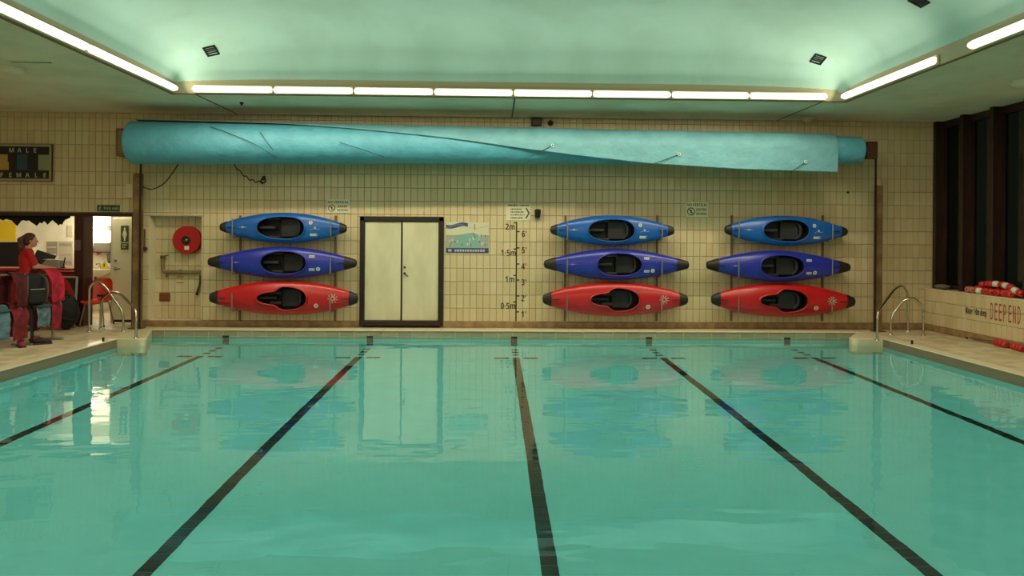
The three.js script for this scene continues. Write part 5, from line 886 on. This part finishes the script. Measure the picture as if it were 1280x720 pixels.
// ================================================================ THE WOMAN AT THE COUNTER
{
  // surface of a smooth field: naive surface nets
  function nets(f, lo, hi, cell) {
    const n = [0, 1, 2].map((k) => Math.ceil((hi[k] - lo[k]) / cell) + 2), X = n[0], Y = n[1], Z = n[2], S = new Float32Array(X * Y * Z);
    for (let k = 0, i = 0; k < Z; k++) for (let j = 0; j < Y; j++) for (let q = 0; q < X; q++, i++) S[i] = f(lo[0] + q * cell, lo[1] + j * cell, lo[2] + k * cell);
    const id = new Int32Array(X * Y * Z).fill(-1), pos = [], idx = [], at = (a, b, c) => a + X * (b + Y * c);
    for (let k = 0; k < Z - 1; k++) for (let j = 0; j < Y - 1; j++) for (let q = 0; q < X - 1; q++) {
      let m = 0, sx = 0, sy = 0, sz = 0; const v = []; for (let c = 0; c < 8; c++) v.push(S[at(q + (c & 1), j + ((c >> 1) & 1), k + (c >> 2))]);
      for (const [a, b] of [[0, 1], [2, 3], [4, 5], [6, 7], [0, 2], [1, 3], [4, 6], [5, 7], [0, 4], [1, 5], [2, 6], [3, 7]]) if ((v[a] < 0) !== (v[b] < 0)) { const t = v[a] / (v[a] - v[b]); sx += (a & 1) + t * ((b & 1) - (a & 1)); sy += ((a >> 1) & 1) + t * (((b >> 1) & 1) - ((a >> 1) & 1)); sz += (a >> 2) + t * ((b >> 2) - (a >> 2)); m++; }
      if (m) { id[at(q, j, k)] = pos.length / 3; pos.push(lo[0] + (q + sx / m) * cell, lo[1] + (j + sy / m) * cell, lo[2] + (k + sz / m) * cell); }
    }
    const quad = (a, b, c, d, flip) => { if (a < 0 || b < 0 || c < 0 || d < 0) return; flip ? idx.push(a, c, b, a, d, c) : idx.push(a, b, c, a, c, d); };
    for (let k = 1; k < Z - 1; k++) for (let j = 1; j < Y - 1; j++) for (let q = 1; q < X - 1; q++) {
      const s = S[at(q, j, k)] < 0; let o;
      if (s !== (S[at(q + 1, j, k)] < 0)) quad(id[at(q, j - 1, k - 1)], id[at(q, j, k - 1)], id[at(q, j, k)], id[at(q, j - 1, k)], !s);
      if (s !== (S[at(q, j + 1, k)] < 0)) quad(id[at(q - 1, j, k - 1)], id[at(q - 1, j, k)], id[at(q, j, k)], id[at(q, j, k - 1)], !s);
      if (s !== (S[at(q, j, k + 1)] < 0)) quad(id[at(q - 1, j - 1, k)], id[at(q, j - 1, k)], id[at(q, j, k)], id[at(q - 1, j, k)], !s);
    }
    const g = new THREE.BufferGeometry(); g.setAttribute('position', new THREE.Float32BufferAttribute(pos, 3)); g.setIndex(idx); g.computeVertexNormals(); return outward(g);
  }
  const cap = (a, b, ra, rb) => { const bx = b[0] - a[0], by = b[1] - a[1], bz = b[2] - a[2], l2 = bx * bx + by * by + bz * bz || 1e-9; return (x, y, z) => { const px = x - a[0], py = y - a[1], pz = z - a[2], t = Math.max(0, Math.min(1, (px * bx + py * by + pz * bz) / l2)), dx = px - t * bx, dy = py - t * by, dz = pz - t * bz; return Math.sqrt(dx * dx + dy * dy + dz * dz) - (ra + t * (rb - ra)); }; };
  const ell = (c, r) => (x, y, z) => { const a = (x - c[0]) / r[0], b = (y - c[1]) / r[1], d = (z - c[2]) / r[2], k = Math.sqrt(a * a + b * b + d * d); return (k - 1) * Math.min(...r); };
  const join = (list, k) => (x, y, z) => { let d = 9; for (const f of list) { const e = f(x, y, z), h = Math.max(0, Math.min(1, 0.5 + 0.5 * (e - d) / k)); d = e + (d - e) * h - k * h * (1 - h); } return d; };
  // own axes: she faces +x, her right side is +z (towards the pool)
  const sh = 1.39, hp = 0.93;
  const J = { hipR: [0, hp, 0.09], hipL: [0, hp, -0.09], knR: [0.03, 0.50, 0.10], knL: [-0.03, 0.50, -0.09], anR: [-0.01, 0.09, 0.11], anL: [-0.07, 0.09, -0.09], shR: [0.02, sh, 0.165], shL: [0.03, sh - 0.01, -0.165], elR: [0.11, 1.13, 0.15], wrR: [0.31, 1.105, 0.02], elL: [0.14, 1.15, -0.24], wrL: [0.33, 1.105, -0.33], neck: [0.015, 1.46, 0], head: [0.05, 1.60, 0] };
  const arm = (r) => [cap(J.shR, J.elR, 0.046 + r, 0.038 + r), cap(J.elR, J.wrR, 0.037 + r, 0.025 + r), cap(J.shL, J.elL, 0.046 + r, 0.038 + r), cap(J.elL, J.wrL, 0.037 + r, 0.025 + r)];
  const torso = (r) => [ell([-0.01, 1.25, 0], [0.105 + r, 0.20 + r, 0.155 + r]), ell([0, 1.06, 0], [0.095 + r, 0.17 + r, 0.13 + r]), ell([-0.015, hp - 0.01, 0], [0.115 + r, 0.13 + r, 0.165 + r]), cap([0.02, sh, 0.14], [0.03, sh, -0.14], 0.052 + r, 0.052 + r)];
  const legs = (r) => [cap(J.hipR, J.knR, 0.085 + r, 0.055 + r), cap(J.knR, J.anR, 0.053 + r, 0.036 + r), cap(J.hipL, J.knL, 0.085 + r, 0.055 + r), cap(J.knL, J.anL, 0.053 + r, 0.036 + r)];
  const feet = (r) => [cap([J.anR[0] - 0.03, 0.045, J.anR[2]], [J.anR[0] + 0.15, 0.034, J.anR[2] + 0.01], 0.042 + r, 0.032 + r), cap([J.anL[0] - 0.03, 0.045, J.anL[2]], [J.anL[0] + 0.15, 0.034, J.anL[2] - 0.01], 0.042 + r, 0.032 + r), cap(J.anR, [J.anR[0] - 0.01, 0.05, J.anR[2]], 0.036 + r, 0.038 + r), cap(J.anL, [J.anL[0] - 0.01, 0.05, J.anL[2]], 0.036 + r, 0.038 + r)];
  const H = J.head, headF = [ell([H[0] - 0.01, H[1] + 0.03, 0], [0.095, 0.095, 0.078]), ell([H[0] + 0.025, H[1] - 0.04, 0], [0.066, 0.075, 0.06]), cap([H[0] + 0.055, H[1] - 0.085, 0], [H[0] + 0.06, H[1] - 0.085, 0], 0.026, 0.024)];
  const faceF = [cap([H[0] + 0.085, H[1] + 0.015, 0], [H[0] + 0.108, H[1] - 0.025, 0], 0.009, 0.013), cap([H[0] + 0.083, H[1] - 0.056, -0.016], [H[0] + 0.083, H[1] - 0.056, 0.016], 0.010, 0.010), cap([H[0] + 0.078, H[1] + 0.028, -0.035], [H[0] + 0.078, H[1] + 0.028, 0.035], 0.012, 0.012), ell([H[0] - 0.012, H[1] - 0.01, 0.079], [0.018, 0.03, 0.010]), ell([H[0] - 0.012, H[1] - 0.01, -0.079], [0.018, 0.03, 0.010])];
  const bodyF = (x, y, z) => { const a = join([...torso(0), ...legs(0), ...feet(0), ...arm(0), cap(J.neck.map((v, i) => (i === 1 ? 1.40 : v)), [0.035, 1.52, 0], 0.052, 0.046)], 0.035)(x, y, z); return a; };
  const headAll = (x, y, z) => { const a = join([join(headF, 0.03), cap([0.02, 1.44, 0], [0.035, 1.54, 0], 0.05, 0.046)], 0.02)(x, y, z); return join([(p, q, r) => a, ...faceF], 0.012)(x, y, z); };
  // a hand resting on the counter: palm, four bent fingers, a thumb from the side of the palm
  const hand = (w, d, s) => {            // wrist, direction, side of the thumb (+1: towards -z)
    const L = Math.hypot(d[0], d[2]), ux = d[0] / L, uz = d[2] / L, vx = -uz * s, vz = ux * s, at = (a, b, c) => [w[0] + ux * a + vx * b, w[1] + c, w[2] + uz * a + vz * b], list = [cap(at(0, 0, 0), at(0.03, 0, 0), 0.025, 0.024), cap(at(0.03, -0.024, 0), at(0.085, -0.03, -0.004), 0.014, 0.013), cap(at(0.03, 0, 0.002), at(0.09, -0.005, -0.002), 0.015, 0.014), cap(at(0.03, 0.022, 0), at(0.088, 0.024, -0.004), 0.014, 0.013)];
    const palm = join(list, 0.016), F = [[-0.032, 0.080, 0.028, 0.022, 0.0085], [-0.011, 0.090, 0.036, 0.028, 0.009], [0.011, 0.092, 0.038, 0.03, 0.009], [0.031, 0.086, 0.033, 0.026, 0.0085]].map(([b, a, l1, l2, r]) => { const p = at(a - 0.01, b, 0), q = at(a + l1, b * 1.1, -0.004), e = at(a + l1 + l2 * 0.8, b * 1.15, -0.022); return join([cap(p, q, r + 0.001, r), cap(q, e, r, r - 0.0015)], 0.004); });
    const th = join([cap(at(0.025, 0.026, 0), at(0.06, 0.055, -0.008), 0.012, 0.010), cap(at(0.06, 0.055, -0.008), at(0.09, 0.062, -0.016), 0.010, 0.008)], 0.005);
    const f = (x, y, z) => Math.min(join([palm, th], 0.008)(x, y, z), ...F.map((q) => q(x, y, z))), c = at(0.07, 0, 0);
    return nets(f, [c[0] - 0.12, c[1] - 0.055, c[2] - 0.12], [c[0] + 0.12, c[1] + 0.05, c[2] + 0.12], 0.004);
  };
  const p = onZ(34, 330, ZW + 0.62), t = thing('person', 'woman with a brown ponytail in a red shirt leaning at the office counter', 'person', [p.x, 0, ZW + 0.62], 0.62);
  const skin = std(0xc98f70, 0.55), shirt = std(0xb8161c, 0.8), trouser = std(0x1c1a20, 0.85), hairM = std(0x4a2413, 0.55);
  const b = nets(bodyF, [-0.32, 0.0, -0.46], [0.45, 1.56, 0.3], 0.013), hd = nets(headAll, [-0.11, 1.40, -0.12], [0.21, 1.76, 0.12], 0.0055);
  mesh('body', [b, hd, hand(J.wrR, [J.wrR[0] - J.elR[0], 0, J.wrR[2] - J.elR[2]], -1), hand(J.wrL, [J.wrL[0] - J.elL[0], 0, J.wrL[2] - J.elL[2]], 1)], skin, t);
  const sleeve = [cap(J.shR, J.elR.map((v, i) => J.shR[i] + (v - J.shR[i]) * 0.75), 0.060, 0.056), cap(J.shL, J.elL.map((v, i) => J.shL[i] + (v - J.shL[i]) * 0.75), 0.060, 0.056)];
  const shirtF = join([...torso(0.016), ...sleeve], 0.03);
  mesh('shirt', nets((x, y, z) => Math.max(shirtF(x, y, z) + 0.004 * noise(x * 14, y * 9, z * 14), 0.86 - y, y - 1.47 + 0.3 * Math.abs(z) * 0, -(Math.hypot(x - 0.03, z) - 0.062 + (y < 1.41 ? 1 : 0))), [-0.3, 0.8, -0.42], [0.36, 1.52, 0.32], 0.012), shirt, t);
  mesh('trousers', nets((x, y, z) => Math.max(join([...torso(0.010), ...legs(0.016)], 0.03)(x, y, z) + 0.004 * noise(x * 12, y * 8, z * 12), 0.11 - y, y - 1.0), [-0.3, 0.05, -0.32], [0.3, 1.05, 0.32], 0.013), trouser, t);
  for (const s of [0, 1]) { const list = feet(0.008), f = join([list[s], list[s + 2]], 0.02); mesh('shoe', nets((x, y, z) => Math.max(f(x, y, z), 0.004 - y, y - 0.10), [-0.2, -0.01, -0.2], [0.25, 0.14, 0.22], 0.01), M.black, t); }
  const hairF = (x, y, z) => { const capF = join([ell([H[0] - 0.02, H[1] + 0.035, 0], [0.103, 0.102, 0.089]), ell([H[0] - 0.05, H[1] - 0.02, 0], [0.06, 0.08, 0.075])], 0.02)(x, y, z); const cut = (x - H[0] - 0.045) * 0.86 - (y - H[1] - 0.05) * 0.5, side2 = Math.max(x - H[0] - 0.01, H[1] - 0.0 - y) ; const tail = join([cap([H[0] - 0.10, H[1] + 0.06, 0], [H[0] - 0.15, H[1] + 0.01, 0], 0.034, 0.045), cap([H[0] - 0.15, H[1] + 0.01, 0], [H[0] - 0.15, H[1] - 0.14, 0.01], 0.045, 0.038), cap([H[0] - 0.15, H[1] - 0.14, 0.01], [H[0] - 0.12, H[1] - 0.26, 0.015], 0.038, 0.014)], 0.02)(x, y, z); return Math.min(Math.max(capF, cut), tail) + 0.003 * Math.sin(z * 260 + x * 40); };
  mesh('hair', nets(hairF, [-0.24, 1.26, -0.13], [0.2, 1.78, 0.13], 0.006), hairM, t);
  for (const s of [-1, 1]) { const e = mesh('eye', new THREE.SphereGeometry(0.011, 14, 10).translate(H[0] + 0.076, H[1] + 0.008, s * 0.031), std(0xe6e0d6, 0.3), t); mesh('iris', new THREE.SphereGeometry(0.0055, 10, 8).translate(H[0] + 0.0835, H[1] + 0.008, s * 0.032), std(0x2c1c12, 0.3), e); }
  mesh('lips', new THREE.CapsuleGeometry(0.006, 0.026, 4, 10).rotateX(Math.PI / 2).translate(H[0] + 0.092, H[1] - 0.056, 0), std(0xa55a50, 0.5), t);
}
shade(scene);
renderer.render(scene, camera);
